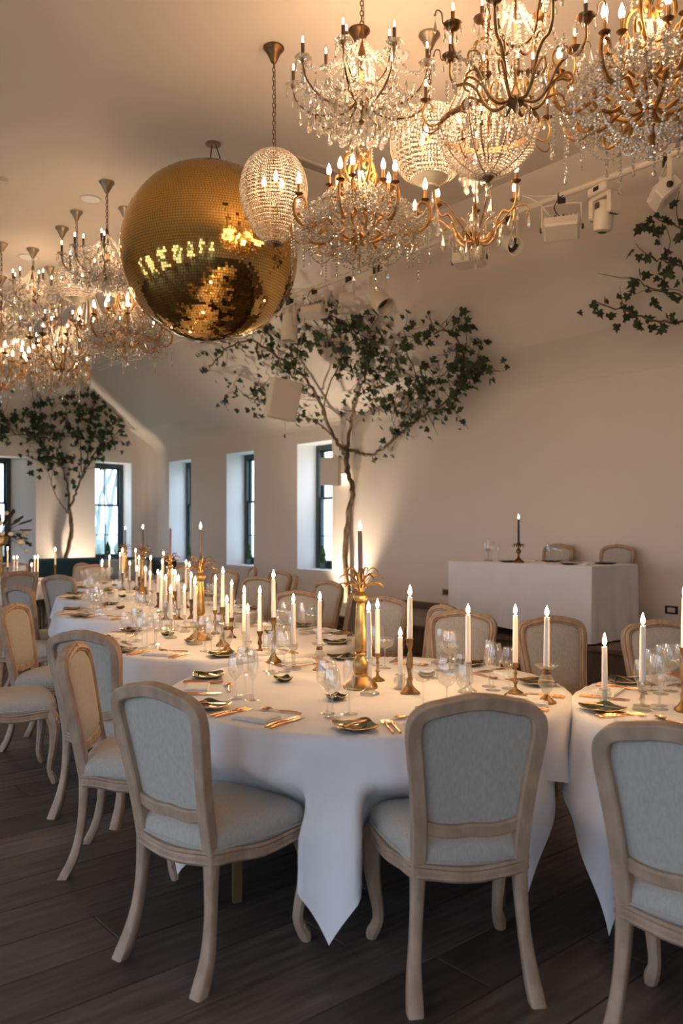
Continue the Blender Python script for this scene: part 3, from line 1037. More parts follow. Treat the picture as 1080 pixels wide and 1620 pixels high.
c = link('under_cloth', cloth_mesh('under_cloth', 1.10, R=R_T - .010, z=ZTOP - .003, seed=21, n=60, amp=.45, out=.002, rz=atan2(-.57, -.79) - pi / 4, chairs=chairs_at(tx, ty)))
c.location = (tx, ty, 0)
tag(c, 'white undercloth whose corner shows beneath the chair at the near table', 'tablecloth', 'white tablecloths')

# ------------------------------------------------------------------ stage table and its chairs
XA, XB2 = 7.0, 7.86
def Yat(px_, X):
    dep = F * X / (CC * (px_ + F * math.tan(TH) - CX))
    return (dep - X * SC) / CC
YA, YB = Yat(936, XA), Yat(709, XA)
ZST = ZT + .79
def stage_cloth():
    mb = MB()
    r = random.Random(4)
    e = .012
    vs, fs = [], []
    nu, nv = 40, 12
    # perimeter rings, top to hem
    per = []
    def pt(x, y): per.append((x, y))
    L1, L2 = YB - YA, XB2 - XA
    for i in range(nu): pt(XA, YA + L1 * i / nu)
    for i in range(nu // 2): pt(XA + L2 * i / (nu // 2), YB)
    for i in range(nu): pt(XB2, YB - L1 * i / nu)
    for i in range(nu // 2): pt(XB2 - L2 * i / (nu // 2), YA)
    cxm, cym = (XA + XB2) / 2, (YA + YB) / 2
    rings = []
    for j in range(nv + 1):
        t = j / nv
        ring = []
        for i, (x, y) in enumerate(per):
            hem = ZT + .02
            if abs(x - XA) < 1e-6:
                hem = ZT + .02 + .13 * max(0, (y - YA) / L1) ** 1.2
            z = ZST - .005 - (ZST - .005 - hem) * t
            w_ = .010 * t * (sin(i * .9) + .7 * sin(i * .37 + 1) + .4 * sin(i * 1.7)) + .012 * t
            nx = -1 if abs(x - XA) < 1e-6 else (1 if abs(x - XB2) < 1e-6 else 0)
            ny = 0 if nx else (1 if y > cym else -1)
            # corner drape flares
            ring.append(tuple(W(x + nx * w_, y + ny * w_, z)))
        rings.append(ring)
    top = [[tuple(W(cxm + (x - cxm) * s_, cym + (y - cym) * s_, ZST)) for (x, y) in per] for s_ in (.3, .8, .985)]
    mb.loft(top + rings, (True, False))
    return mb
tag(link('stage_tablecloth', stage_cloth().mesh('stage_tablecloth', 'table_linen', angle=50)), 'white floor length cloth over the rectangular table on the stage', 'tablecloth', 'white tablecloths')
st = P('trestle_table')
st.part('table_top', MB().bevbox(XA + .02, XB2 - .02, YA + .02, YB - .02, ZST - .045, ZST - .012, .005, RM).mesh('table_top', 'stage_oak', False))
for (x, y) in ((XA + .1, YA + .12), (XA + .1, YB - .12), (XB2 - .1, YA + .12), (XB2 - .1, YB - .12)):
    st.part('leg', MB().bevbox(x - .02, x + .02, y - .02, y + .02, ZT, ZST - .045, .004, RM).mesh('leg', 'steel_olive', False))
st.put((0, 0, 0), label='rectangular table hidden under the white cloth on the stage', cat='table')
for (px_, lab) in ((862, 'left of the two chairs behind the stage table'), (956, 'right of the two chairs behind the stage table')):
    X = 8.08
    Y = Yat(px_, X)
    CHAIR.put(W(X, Y, ZT), face(-CC, -SC), label=lab, cat='chair', group='linen dining chairs')

# ------------------------------------------------------------------ sofa before the end wall
sf = P('curved_sofa')
mb = MB()
sp = [W(5.6, 16.1), W(6.6, 16.3), W(7.4, 16.15), W(7.75, 15.6), W(7.8, 14.9)]
path = crom([(p.x, p.y, 0) for p in sp], 6)
def sofa_strip(off0, off1, z0, z1, e=.05):
    rings = []
    for i, p in enumerate(path):
        t = (path[min(i + 1, len(path) - 1)] - path[max(i - 1, 0)]).normalized()
        nrm = Vector((-t.y, t.x, 0))     # outwards (towards the walls)
        rings.append([tuple(p + nrm * a + Vector((0, 0, z))) for a, z in ((off0, z0), (off1, z0), (off1, z1 - e), (off1 - e, z1), (off0 + e, z1), (off0, z1 - e))])
    return MB().loft(rings)
sf.part('sofa_back', sofa_strip(.10, .26, .08, .93).mesh('sofa_back', 'teal_velvet'))
sf.part('sofa_seat', sofa_strip(-.5, .11, .10, .46).mesh('sofa_seat', 'teal_velvet'))
sf.part('plinth', sofa_strip(-.45, .2, .0, .10, .01).mesh('plinth', 'black_plastic'))
sf.put((0, 0, 0), label='dark teal curved sofa in the corner under the end window', cat='sofa')
for (px_, d, lab) in ((216, 16.3, 'light grey cushion on the teal sofa, right one'), (176, 16.6, 'light grey cushion on the teal sofa, left one')):
    mb = MB()
    vs = []
    for j in range(9):
        for i in range(9):
            u, v = -1 + i / 4, -1 + j / 4
            vs.append((u * .24 * (1 - .06 * v * v), .07 * max((1 - u ** 4) * (1 - v ** 4), 0) ** .5, v * .22 * (1 - .06 * u * u)))
    fs = [(j * 9 + i, j * 9 + i + 1, j * 9 + i + 10, j * 9 + i + 9) for j in range(8) for i in range(8)]
    mb.add(vs, [q[::-1] for q in fs]); mb.add([(x, -y, z) for x, y, z in vs], fs)
    o = tag(link('cushion', mb.mesh('cushion', 'cushion_grey')), lab, 'cushion', 'cushions on the teal sofa')
    o.matrix_world = Matrix.Translation(((px_ - CX) / F * d, d, .70)) @ Matrix.Rotation(radians(20), 4, 'Z') @ Matrix.Rotation(radians(-18), 4, 'X')
# ------------------------------------------------------------------ candlesticks (1 m tall prototypes are scaled to height)
def stick_twist():
    p = P('twisted_brass_candlestick')
    prof = [(.052, 0), (.053, .010), (.046, .020), (.030, .040), (.018, .060), (.015, .085), (.017, .10), (.0115, .115), (.013, .15), (.019, .20), (.017, .25),
            (.011, .29), (.010, .31), (.015, .325), (.019, .345), (.019, .372), (.022, .376), (.022, .382), (.013, .384)]
    p.part('stem', MB().lathe(prof, 20, wob=lambda a, z: 1 + .13 * sin(3 * a + z * 42)).mesh('stem', 'dark_brass', angle=60))
    return p, .384
def stick_slim():
    p = P('slim_brass_candlestick')
    prof = [(.043, 0), (.044, .008), (.034, .018), (.016, .034), (.008, .05), (.007, .075), (.013, .085), (.013, .095), (.007, .105), (.0065, .15), (.012, .165),
            (.007, .18), (.008, .205), (.016, .215), (.018, .245), (.026, .248), (.026, .252), (.012, .254)]
    p.part('stem', MB().lathe(prof, 18).mesh('stem', 'dark_brass', angle=50))
    return p, .254
def stick_bronze():
    p = P('bronze_candlestick')
    prof = [(.046, 0), (.046, .008), (.028, .022), (.012, .05), (.010, .08), (.018, .10), (.013, .125), (.010, .16), (.016, .19), (.021, .205), (.021, .225), (.012, .228)]
    p.part('stem', MB().lathe(prof, 14, wob=lambda a, z: 1 + .10 * cos(4 * a + z * 20)).mesh('stem', 'bronze', angle=60))
    return p, .228
def stick_spiral_glass():
    p = P('spiral_glass_candlestick')
    prof = [(.052, 0), (.053, .010), (.042, .022), (.024, .034), (.014, .050), (.012, .10), (.013, .15), (.011, .18), (.019, .195), (.021, .225), (.017, .226)]
    p.part('stem', MB().lathe(prof, 20, wob=lambda a, z: 1 + .10 * sin(5 * a + z * 55)).mesh('stem', 'holder_glass', angle=60))
    return p, .226
def stick_column_glass():
    p = P('glass_column_candlestick')
    prof = [(.047, 0), (.049, .006), (.046, .016), (.014, .024), (.012, .030), (.012, .10), (.015, .108), (.026, .118), (.028, .14), (.025, .148), (.014, .148)]
    st = MB().lathe(prof, 10)
    p.part('stem', st.mesh('stem', 'holder_glass', False))
    return p, .148
def stick_low_glass():
    p = P('low_glass_candle_holder')
    prof = [(.030, 0), (.031, .006), (.020, .012), (.020, .02), (.029, .03), (.031, .042), (.027, .052), (.021, .058), (.024, .066), (.020, .068)]
    p.part('cup', MB().lathe(prof, 16).mesh('cup', 'holder_glass', angle=60))
    return p, .03
def stick_urn():
    p = P('glass_urn_candlestick')
    p.part('brass_foot', MB().lathe([(.043, 0), (.043, .006), (.030, .014), (.014, .03), (.010, .034)], 18).mesh('brass_foot', 'dark_brass', angle=50))
    p.part('glass_body', MB().lathe([(.010, .034), (.018, .045), (.036, .085), (.036, .095), (.024, .118), (.018, .126)], 10).mesh('glass_body', 'holder_glass', False))
    p.part('brass_collar', MB().lathe([(.019, .126), (.020, .132), (.018, .142), (.016, .144)], 16).mesh('brass_collar', 'bronze'))
    p.part('drip_dish', MB().lathe([(.016, .144), (.030, .150), (.048, .162), (.050, .166), (.028, .158), (.014, .156)], 18, wob=lambda a, z: 1 + .05 * cos(8 * a)).mesh('drip_dish', 'holder_glass', angle=60))
    return p, .157
def stick_pineapple():
    p = P('pineapple_candlestick')
    def gad(a, z):
        return 1 + (.035 * cos(22 * a) if .012 < z < .05 else 0)
    foot = MB().lathe([(.080, 0), (.082, .006), (.078, .014), (.062, .034), (.044, .050), (.036, .058), (.038, .066), (.030, .072)], 44, wob=gad)
    p.part('foot', foot.mesh('foot', 'antique_gold', angle=60))
    p.part('baluster', MB().lathe([(.030, .070), (.036, .085), (.038, .105), (.035, .125), (.024, .140), (.021, .150), (.027, .156), (.027, .162), (.021, .168)], 24).mesh('baluster', 'antique_gold', angle=60))
    sh = MB().lathe([(.021, .168), (.029, .176), (.030, .185), (.027, .27), (.020, .385), (.019, .395), (.022, .400)], 24)
    p.part('shaft', sh.mesh('shaft', 'antique_gold', angle=60))
    p.part('fruit', MB().ball((0, 0, .428), .031, 20, 14, (1.08, 1.08, .85)).mesh('fruit', 'antique_gold'))
    p.part('crown', MB().lathe([(.012, .452), (.016, .462), (.022, .49), (.019, .52), (.017, .545), (.015, .546)], 14).mesh('crown', 'antique_gold'))
    lf = []
    for tier, (n, ln, r0, z0, up) in enumerate(((7, .105, .014, .470, .030), (7, .095, .015, .492, .050), (5, .070, .014, .512, .060))):
        mb = MB()
        q = []
        for i in range(7):
            t = i / 6
            q.append((r0 + ln * t, .0072 * (1 - t) ** .6 * (.6 + t) + .0005, z0 + up * sin(t * pi * .72) - .014 * t * t))
        vs, fs = [], []
        for (x, w_, z) in q:
            vs += [(x, -w_, z + .003), (x, 0, z - .002), (x, w_, z + .003)]
        for i in range(6):
            for j in range(2):
                fs.append((i * 3 + j, i * 3 + j + 1, i * 3 + j + 4, i * 3 + j + 3))
        m_ = len(vs)
        vs += [(x, y, z - .0016) for x, y, z in vs]
        fs += [tuple(i + m_ for i in reversed(f)) for f in fs]
        me = MB().add(vs, fs).mesh('leaf', 'antique_gold')
        for k in range(n):
            p.part('leaf', me, Matrix.Rotation(2 * pi * (k + .4 * tier) / n, 4, 'Z'))
    return p, .546
STICKS = {'twist': stick_twist(), 'slim': stick_slim(), 'bronze': stick_bronze(), 'spiral': stick_spiral_glass(), 'column': stick_column_glass(),
          'low': stick_low_glass(), 'urn': stick_urn(), 'pine': stick_pineapple()}
STICKTXT = {'twist': 'twisted brass candlestick', 'slim': 'slim brass candlestick', 'bronze': 'dark bronze candlestick', 'spiral': 'swirled glass candlestick',
            'column': 'faceted glass candlestick', 'low': 'low glass candle cup', 'urn': 'brass footed glass candlestick', 'pine': 'tall gold pineapple candlestick'}
fl = MB().lathe([(.0015, 0), (.0062, .006), (.0088, .014), (.0082, .023), (.0050, .034), (.0018, .043), (.0003, .048)], 10)
FLAME = fl.mesh('flame', 'flame_glow')
WICK = MB().tube([(0, 0, -.004), (0, .0008, .006), (.001, .001, .011)], .0011, 5).mesh('wick', 'wick')
def candle_mesh(h, wax, r=.0125):
    prof = [(r, 0), (r * .985, h * .3), (r * .90, h * .8), (r * .86, h - .006), (r * .80, h - .001), (r * .45, h - .0025), (.0008, h - .003)]
    return MB().lathe(prof, 12).mesh('taper_candle', wax)
# (table, column, foot row, cup row, candle-top row, kind, wax, lit)
CN = [('T1', 570, 1088, 905, 840, 'pine', 'grey_wax', 1),
      ('T1', 648, 1097, 1010, 944, 'twist', 'ivory_wax', 1),
      ('T1', 633, 1090, 1082, 1008, 'low', 'ivory_wax', 1),
      ('T1', 584, 1099, 1040, 968, 'spiral', 'ivory_wax', 1),
      ('T1', 597, 1077, 1033, 964, 'slim', 'ivory_wax', 1),
      ('T1', 740, 1096, 1046, 972, 'spiral', 'ivory_wax', 1),
      ('T1', 815, 1097, 1048, 973, 'slim', 'ivory_wax', 1),
      ('T1', 864, 1112, 1055, 976, 'urn', 'ivory_wax', 1),
      ('T1', 464, 1059, 1018, 954, 'column', 'ivory_wax', 1),
      ('T1', 427, 1047, 975, 916, 'twist', 'ivory_wax', 1),
      ('T1', 505, 1060, 1020, 950, 'urn', 'ivory_wax', 1),
      ('TR', 956, 1115, 1108, 1023, 'low', 'ivory_wax', 1),
      ('TR', 1016, 1124, 1077, 990, 'column', 'ivory_wax', 1),
      ('TR', 1082, 1125, 1024, 945, 'twist', 'ivory_wax', 1),
      ('T2', 411, 1034, 998, 941, 'bronze', 'ivory_wax', 1),
      ('T2', 398, 1043, 1020, 969, 'column', 'ivory_wax', 1),
      ('T2', 386, 1030, 998, 940, 'spiral', 'ivory_wax', 1),
      ('T2', 359, 1032, 988, 954, 'urn', 'ivory_wax', 1),
      ('T2', 352, 1022, 960, 909, 'twist', 'ivory_wax', 1),
      ('T2', 366, 1009, 977, 928, 'bronze', 'ivory_wax', 1),
      ('T2', 317, 1012, 885, 838, 'pine', 'grey_wax', 1),
      ('T2', 308, 1020, 983, 926, 'column', 'ivory_wax', 1),
      ('T2', 270, 1010, 978, 937, 'spiral', 'ivory_wax', 1),
      ('T2', 292, 1000, 972, 936, 'spiral', 'ivory_wax', 1),
      ('T2', 254, 998, 966, 914, 'column', 'ivory_wax', 1),
      ('T2', 340, 1003, 965, 920, 'slim', 'ivory_wax', 1),
      ('T3', 278, 982, 972, 920, 'bronze', 'ivory_wax', 1),
      ('T3', 286, 984, 939, 910, 'twist', 'ivory_wax', 1),
      ('T3', 302, 984, 953, 914, 'bronze', 'ivory_wax', 1),
      ('T3', 262, 980, 953, 918, 'bronze', 'ivory_wax', 1),
      ('T3', 273, 972, 945, 908, 'slim', 'ivory_wax', 1),
      ('T3', 266, 962, 878, 836, 'pine', 'grey_wax', 0),
      ('T3', 250, 961, 937, 908, 'bronze', 'ivory_wax', 1),
      ('T3', 237, 958, 933, 910, 'spiral', 'ivory_wax', 1),
      ('T3', 257, 968, 925, 892, 'column', 'ivory_wax', 1),
      ('T3', 281, 962, 930, 894, 'slim', 'ivory_wax', 1),
      ('T3', 230, 954, 928, 904, 'slim', 'ivory_wax', 1),
      ('T4', 238, 938, 915, 886, 'slim', 'ivory_wax', 1),
      ('T4', 226, 940, 866, 837, 'pine', 'grey_wax', 1),
      ('T4', 220, 936, 912, 885, 'bronze', 'ivory_wax', 1),
      ('T4', 214, 932, 904, 874, 'bronze', 'ivory_wax', 1),
      ('T4', 299, 936, 918, 897, 'column', 'ivory_wax', 1),
      ('T4', 261, 932, 905, 878, 'slim', 'ivory_wax', 1),
      ('T4', 205, 938, 918, 894, 'column', 'ivory_wax', 1),
      ('T4', 216, 944, 926, 903, 'column', 'ivory_wax', 1),
      ('T4', 166, 927, 900, 874, 'twist', 'ivory_wax', 1),
      ('T5', 197, 918, 862, 838, 'pine', 'grey_wax', 1),
      ('T5', 190, 920, 902, 880, 'column', 'ivory_wax', 1),
      ('T5', 228, 918, 900, 878, 'slim', 'ivory_wax', 1),
      ('T5', 161, 922, 908, 896, 'column', 'ivory_wax', 1),
      ('T5', 138, 916, 900, 884, 'column', 'ivory_wax', 1),
      ('T5', 131, 917, 904, 891, 'column', 'ivory_wax', 1),
      ('TD', 95, 917, 893, 872, 'bronze', 'ivory_wax', 1),
      ('TD', 55, 919, 904, 884, 'column', 'ivory_wax', 1),
      ('TD', 60, 920, 904, 884, 'spiral', 'ivory_wax', 1),
      ('TD', 50, 921, 912, 896, 'column', 'ivory_wax', 1),
      ('TD', 22, 920, 904, 884, 'column', 'ivory_wax', 1),
      ('TD', 27, 917, 903, 884, 'spiral', 'ivory_wax', 1),
      ('TD', 12, 916, 897, 870, 'bronze', 'ivory_wax', 1)]
SPOTS = []                # occupied table spots
def clampto(tk, p, lim=.84):
    c = Vector((*TABLES[tk], 0))
    v = Vector((p.x - c.x, p.y - c.y, 0))
    if v.length > lim:
        v = v.normalized() * lim
    return Vector((c.x + v.x, c.y + v.y, p.z))
cs = sorted(CN, key=lambda c: (c[0], c[1]))
cnt = {}
for c in cs:
    tk, x, by, cyy, ty, kind, wax, lit = c
    p = clampto(tk, onz(x, by, ZTOP))
    for _ in range(12):                                # keep feet apart
        for (q, rr) in SPOTS:
            v = Vector((p.x - q.x, p.y - q.y, 0))
            need = rr + (.095 if kind == 'pine' else .052)
            if v.length < need:
                p += (v.normalized() if v.length > 1e-4 else Vector((1, 0, 0))) * (need - v.length + .002)
        p = clampto(tk, p)
    SPOTS.append((p.copy(), .095 if kind == 'pine' else .052))
    pr, h0 = STICKS[kind]
    d = p.y
    h = h0 if kind == 'low' else max((by - cyy) / F * d, .09)
    if kind == 'pine':
        h = min(max(h, .50), .60)
    h = min(h, h0 * 1.35)
    cnt[(tk, kind)] = cnt.get((tk, kind), 0) + 1
    tot = sum(1 for q in CN if q[0] == tk and q[5] == kind)
    whichs = '' if tot == 1 else ', %s from the left' % ORD[cnt[(tk, kind)] - 1]
    o = pr.put((p.x, p.y, ZTOP + .0005), rnd.uniform(0, 6), label='%s on the %s%s' % (STICKTXT[kind], TNAME[tk], whichs), cat='candlestick', group='candlesticks on the ' + TNAME[tk])
    s_ = h / h0
    w_ = 1.0 if kind == 'low' else (1.05 if s_ > 1 else max(s_, .8))
    o.scale = (w_, w_, s_)
    zc = ZTOP + h - (.004 if kind != 'low' else .024)
    ch = (CAMZ + (HY - ty) / F * d) - zc
    ch = max(min(ch, .30), .10)
    cnt[(tk, 'c')] = cnt.get((tk, 'c'), 0) + 1
    name = 'taper_candle'
    cm = candle_mesh(ch, wax, .0125 if kind != 'pine' else .0118)
    co = link(name, cm)
    co.location = (p.x, p.y, zc)
    lean = .012
    co.rotation_euler = (rnd.uniform(-lean, lean), rnd.uniform(-lean, lean), rnd.uniform(0, 6))
    tint = 'dark mauve' if wax == 'grey_wax' else 'ivory'
    if wax == 'grey_wax':
        lab = '%s taper, %s, in the pineapple stick on the %s' % (tint, 'burning' if lit else 'unlit', TNAME[tk])
    else:
        lab = 'burning ivory taper in %s on the %s%s' % (STICKTXT[kind], TNAME[tk], whichs)
    tag(co, lab, 'candle', 'taper candles on the ' + TNAME[tk])
    link('wick', WICK, co, Vector((0, 0, ch)))
    if lit:
        f_ = link('flame', FLAME, co, Matrix.Translation((0, 0, ch + .004)) @ Matrix.Diagonal((1, 1, rnd.uniform(.85, 1.15), 1)))
        lamp('flame_light', co, (0, 0, ch + .03), FLAME_W, .012, (1.0, .56, .25))

# ------------------------------------------------------------------ glasses
def glass(name, prof, n=20):
    p = P(name)
    fm = MB().lathe([(.034, 0), (.034, .0015), (.020, .004), (.007, .009), (.0040, .02), (.0036, prof[0][1] - .012), (.006, prof[0][1] - .002)], n)
    p.part('stem', fm.mesh('stem', 'wine_glass', angle=60))
    p.part('bowl', MB().lathe(prof, n, caps=(True, False)).mesh('bowl', 'wine_glass', angle=60))
    return p
GL = {'red': glass('red_wine_glass', [(.006, .092), (.024, .102), (.038, .122), (.043, .145), (.042, .170), (.036, .200), (.033, .214)]),
      'white': glass('white_wine_glass', [(.006, .085), (.020, .095), (.031, .112), (.034, .132), (.032, .155), (.027, .185), (.026, .19)]),
      'flute': glass('champagne_flute', [(.005, .085), (.014, .098), (.022, .125), (.0245, .155), (.023, .19), (.020, .218)]),
      'coupe': glass('coupe_glass', [(.006, .105), (.025, .110), (.042, .122), (.049, .140), (.050, .155), (.047, .162)])}
GLT = {'red': 'large clear red wine glass', 'white': 'clear white wine glass', 'flute': 'slim clear champagne flute', 'coupe': 'wide clear coupe glass'}
# ------------------------------------------------------------------ green leaf dishes, cutlery, napkins
def dish(name, r, lift, spoon=True):
    p = P(name)
    n = 40
    def rad(a):
        return r * (0.80 + .20 * abs(cos(2 * a)) ** 3)
    rings = []
    for (s_, z) in ((.45, 0.0), (.55, .002), (.82, .010), (1.0, lift), (.985, lift + .003), (.80, .014), (.5, .006), (.1, .0045)):
        rings.append([(rad(2 * pi * i / n) * s_ * cos(2 * pi * i / n), rad(2 * pi * i / n) * s_ * sin(2 * pi * i / n),
                       z + (lift * .55 * abs(cos(4 * pi * i / n)) ** 6 if s_ > .9 else 0)) for i in range(n)])
    p.part('dish_body', MB().loft(rings).mesh('dish_body', 'green_glaze', angle=60))
    rim = [(rad(2 * pi * i / n) * .993 * cos(2 * pi * i / n), rad(2 * pi * i / n) * .993 * sin(2 * pi * i / n), lift + .002 + lift * .55 * abs(cos(4 * pi * i / n)) ** 6) for i in range(n)]
    p.part('gold_rim', MB().tube(rim, .0016, 5, closed=True).mesh('gold_rim', 'gold_rim'))
    return p
DISH = dish('leaf_side_plate', .095, .014)
SMALL = dish('leaf_butter_dish', .050, .016)
def utensil(kind):
    L_ = {'fork': .19, 'knife': .21, 'spoon': .19, 'butter_knife': .15}[kind]
    me = MB()
    hl = L_ * .52
    # handle with hammered knots
    pts = [(0, i / 14 * hl, .004 + .002 * sin(i / 14 * pi)) for i in range(15)]
    me.tube(pts, [.0042 + .0012 * (i % 3 == 0) for i in range(15)], 6)
    body = MB()
    if kind == 'fork':
        body.tube([(0, hl, .004), (0, L_ * .66, .006), (0, L_ * .72, .007)], [.003, .003, .007], 6)
        for k in range(4):
            x = -.0093 + k * .0062
            body.tube([(x * .6, L_ * .70, .007), (x, L_ * .77, .006), (x, L_ * .88, .004), (x, L_, .007)], [.0022, .002, .0018, .0008], 5)
    elif kind in ('knife', 'butter_knife'):
        body.loft([[(-.002, hl, .002), (.002, hl, .002), (.002, hl, .006), (-.002, hl, .006)],
                   [(-.007, hl + .015, .0025), (.007, hl + .015, .0025), (.007, hl + .015, .0045), (-.007, hl + .015, .0045)],
                   [(-.009, L_ * .85, .0025), (.008, L_ * .85, .0025), (.008, L_ * .85, .004), (-.009, L_ * .85, .004)],
                   [(-.001, L_, .0028), (.004, L_, .0028), (.004, L_, .0036), (-.001, L_, .0036)]])
    else:
        body.tube([(0, hl, .004), (0, L_ * .66, .005), (0, L_ * .74, .005)], [.003, .0028, .004], 6)
        b = []
        for i in range(5):
            t = i / 4
            b.append([(.019 * (1 - t * .999) ** .5 * cos(a) , L_ * .86 + .028 * (1 - t * .999) ** .5 * sin(a), .009 - .007 * t) for a in [2 * pi * j / 12 for j in range(12)]])
        body.loft(b, (False, True))
        b2 = [[(x * .95, L_ * .86 + (y - L_ * .86) * .95, z + .0008) for x, y, z in r_] for r_ in b]
        body.loft(b2, (False, True))
    p = P('table_' + kind if kind != 'butter_knife' else kind)
    p.part('handle', me.mesh('handle', 'copper'))
    p.part({'fork': 'tines', 'spoon': 'spoon_bowl'}.get(kind, 'blade'), body.mesh(kind, 'copper', angle=60))
    return p
UT = {k: utensil(k) for k in ('fork', 'knife', 'spoon', 'butter_knife')}
def napkin_proto():
    p = P('folded_napkin')
    mb = MB()
    mb.bevbox(-.055, .055, -.085, .085, 0, .007, .003)
    mb.bevbox(-.053, .054, -.083, .082, .0075, .013, .003)
    p.part('cloth', mb.mesh('cloth', 'napkin_linen', False))
    p.part('menu_card', MB().bevbox(-.040, .046, -.070, .070, .0133, .0148, .0006).mesh('menu_card', 'card_print', False))
    return p
NAP = napkin_proto()
# seats round each table, in degrees
SEATS = {'T1': (-125, -75, -26, 22, 66, 118, -176), 'TR': (93, 115, -128, 150, -165), 'T2': (-110, -153, 172, 0, 30, 73, 118, -62), 'T3': (-160, -112, 24, 63, 160, -15),
         'T4': (-118, 155, 5, 40, 66, -165), 'T5': (-105, 67, 118, 20, 165), 'TD': (-55, 52, 100, -100)}
ITEMS = []
def itm(proto, tk, pos, rz, txt, cat, grp):
    ITEMS.append((tk, txt, pxx(pos), proto, pos, rz, cat, grp))
NRNG = random.Random(12)
for tk, angs in SEATS.items():
    cx_, cy_ = TABLES[tk]
    near = tk in ('T1', 'TR', 'T2')
    for ai, deg in enumerate(angs):
        th = radians(deg)
        rim = Vector((cx_ + R_T * cos(th), cy_ + R_T * sin(th), ZTOP + .001))
        rt = Vector((-sin(th), cos(th), 0))
        inn = Vector((-cos(th), -sin(th), 0))
        def at(u, v, z=0):
            return rim + rt * u + inn * v + Vector((0, 0, z))
        yaw = atan2(inn.y, inn.x) - pi / 2
        def clear(q, r=.036):
            q = q.copy()
            for _ in range(6):
                for (s_, rr) in SPOTS:
                    v = Vector((q.x - s_.x, q.y - s_.y, 0))
                    if v.length < rr + r:
                        q += (v.normalized() if v.length > 1e-4 else rt) * (rr + r - v.length + .003)
            return q
        dpos = clear(at(-.275, .155), .075)
        itm(DISH, tk, dpos, yaw + .785 + NRNG.uniform(-.2, .2), 'dark green leaf plate with gold rim', 'plate', 'green leaf plates')
        # butter knife across the dish
        pos = at(-.275, .155)
        q = clear(at(.0, .16), .0)
        itm(NAP, tk, at(0, .13), yaw + pi / 2 + NRNG.uniform(-.1, .1), 'folded white napkin with a menu card', 'napkin', 'folded napkins')
        itm(UT['fork'], tk, at(-.165, .05), yaw - .12, 'copper fork beside a green plate', 'fork', 'copper cutlery')
        itm(UT['fork'], tk, at(-.138, .05), yaw - .10, 'copper fork beside a green plate', 'fork', 'copper cutlery')
        itm(UT['knife'], tk, at(.125, .04), yaw + .05, 'copper knife beside a napkin', 'knife', 'copper cutlery')
        itm(UT['knife'], tk, at(.150, .04), yaw + .05, 'copper knife beside a napkin', 'knife', 'copper cutlery')
        itm(UT['spoon'], tk, at(.10, .285), yaw + pi / 2 + .1, 'copper spoon above a napkin', 'spoon', 'copper cutlery')
        itm(UT['butter_knife'], tk, dpos + Vector((0, 0, .017)) + rt * -.055 + inn * -.05, yaw - .85, 'copper butter knife across a green plate', 'knife', 'copper cutlery')
        for (kind, u, v) in (('red', .17, .365), ('white', .235, .32), ('flute', .255, .395)) + ((('coupe', .10, .42),) if ai % 3 == 1 else ()):
            q = clear(at(u + NRNG.uniform(-.01, .01), v + NRNG.uniform(-.01, .01)))
            SPOTS.append((q, .034))
            itm(GL[kind], tk, q, 0, GLT[kind], 'glass', 'clear stemmed glasses')
    if tk != 'TD':
        for (du, dv) in ((-.14, -.30), (-.40, .12), (.30, .22)):
            q = Vector((cx_ + du, cy_ + dv, ZTOP + .001))
            for _ in range(10):
                for (s_, rr) in SPOTS:
                    v = Vector((q.x - s_.x, q.y - s_.y, 0))
                    if v.length < rr + .05:
                        q += (v.normalized() if v.length > 1e-4 else Vector((1, 0, 0))) * (rr + .05 - v.length + .003)
            SPOTS.append((q.copy(), .05))
            itm(SMALL, tk, q, NRNG.uniform(0, 1.5), 'small dark green leaf shaped butter dish', 'dish', 'green butter dishes')
tot, seen = {}, {}
def visible(x, z=0):
    return -25 < x < 1105
ITEMS = [i for i in ITEMS if visible(i[2])]
for i in ITEMS: tot[(i[0], i[1])] = tot.get((i[0], i[1]), 0) + 1
for i in sorted(ITEMS, key=lambda q: q[2]):
    tk, txt, px_, proto, pos, rz, cat, grp = i
    k = (tk, txt); seen[k] = seen.get(k, 0) + 1
    w_ = ' on the %s' % TNAME[tk]
    if tot[k] > 1: w_ += ', %s from the left' % ORD[min(seen[k] - 1, len(ORD) - 1)]
    proto.put(pos, rz, label=txt + w_, cat=cat, group=grp)

# ------------------------------------------------------------------ on the stage table
def stz(px_, X):
    return W(X, Yat(px_, X), ZST + .001)
pl = P('dark_plate')
pl.part('plate_body', MB().lathe([(.07, 0), (.085, .004), (.12, .014), (.125, .016), (.115, .014), (.07, .006), (.001, .005)], 32).mesh('plate_body', 'black_plastic', angle=60))
for (px_, X, txt) in ((806, 7.22, 'dark plate at the left of the stage table'), (873, 7.65, 'dark plate before the left stage chair'), (903, 7.18, 'dark plate at the front of the stage table'),
                      (958, 7.60, 'dark plate before the right stage chair')):
    pl.put(stz(px_, X), label=txt, cat='plate', group='dark plates on the stage table')
for k, (px_, X, kind) in enumerate(((768, 7.5, 'flute'), (778, 7.45, 'red'), (788, 7.55, 'white'), (867, 7.2, 'flute'), (878, 7.28, 'red'), (886, 7.42, 'white'))):
    GL[kind].put(stz(px_, X), label='%s on the stage table, %s of the two trios' % (GLT[kind], 'left' if k < 3 else 'right'), cat='glass', group='clear stemmed glasses')
for (px_, X) in ((918, 7.20), (932, 7.55), (838, 7.6)):
    NAP.put(stz(px_, X), TH + .2, label='folded white napkin on the stage table, ' + {918: 'beside the front plate', 932: 'between the chairs', 838: 'behind the dark candle'}[px_], cat='napkin', group='folded napkins')
cp = P('palm_candlestick')
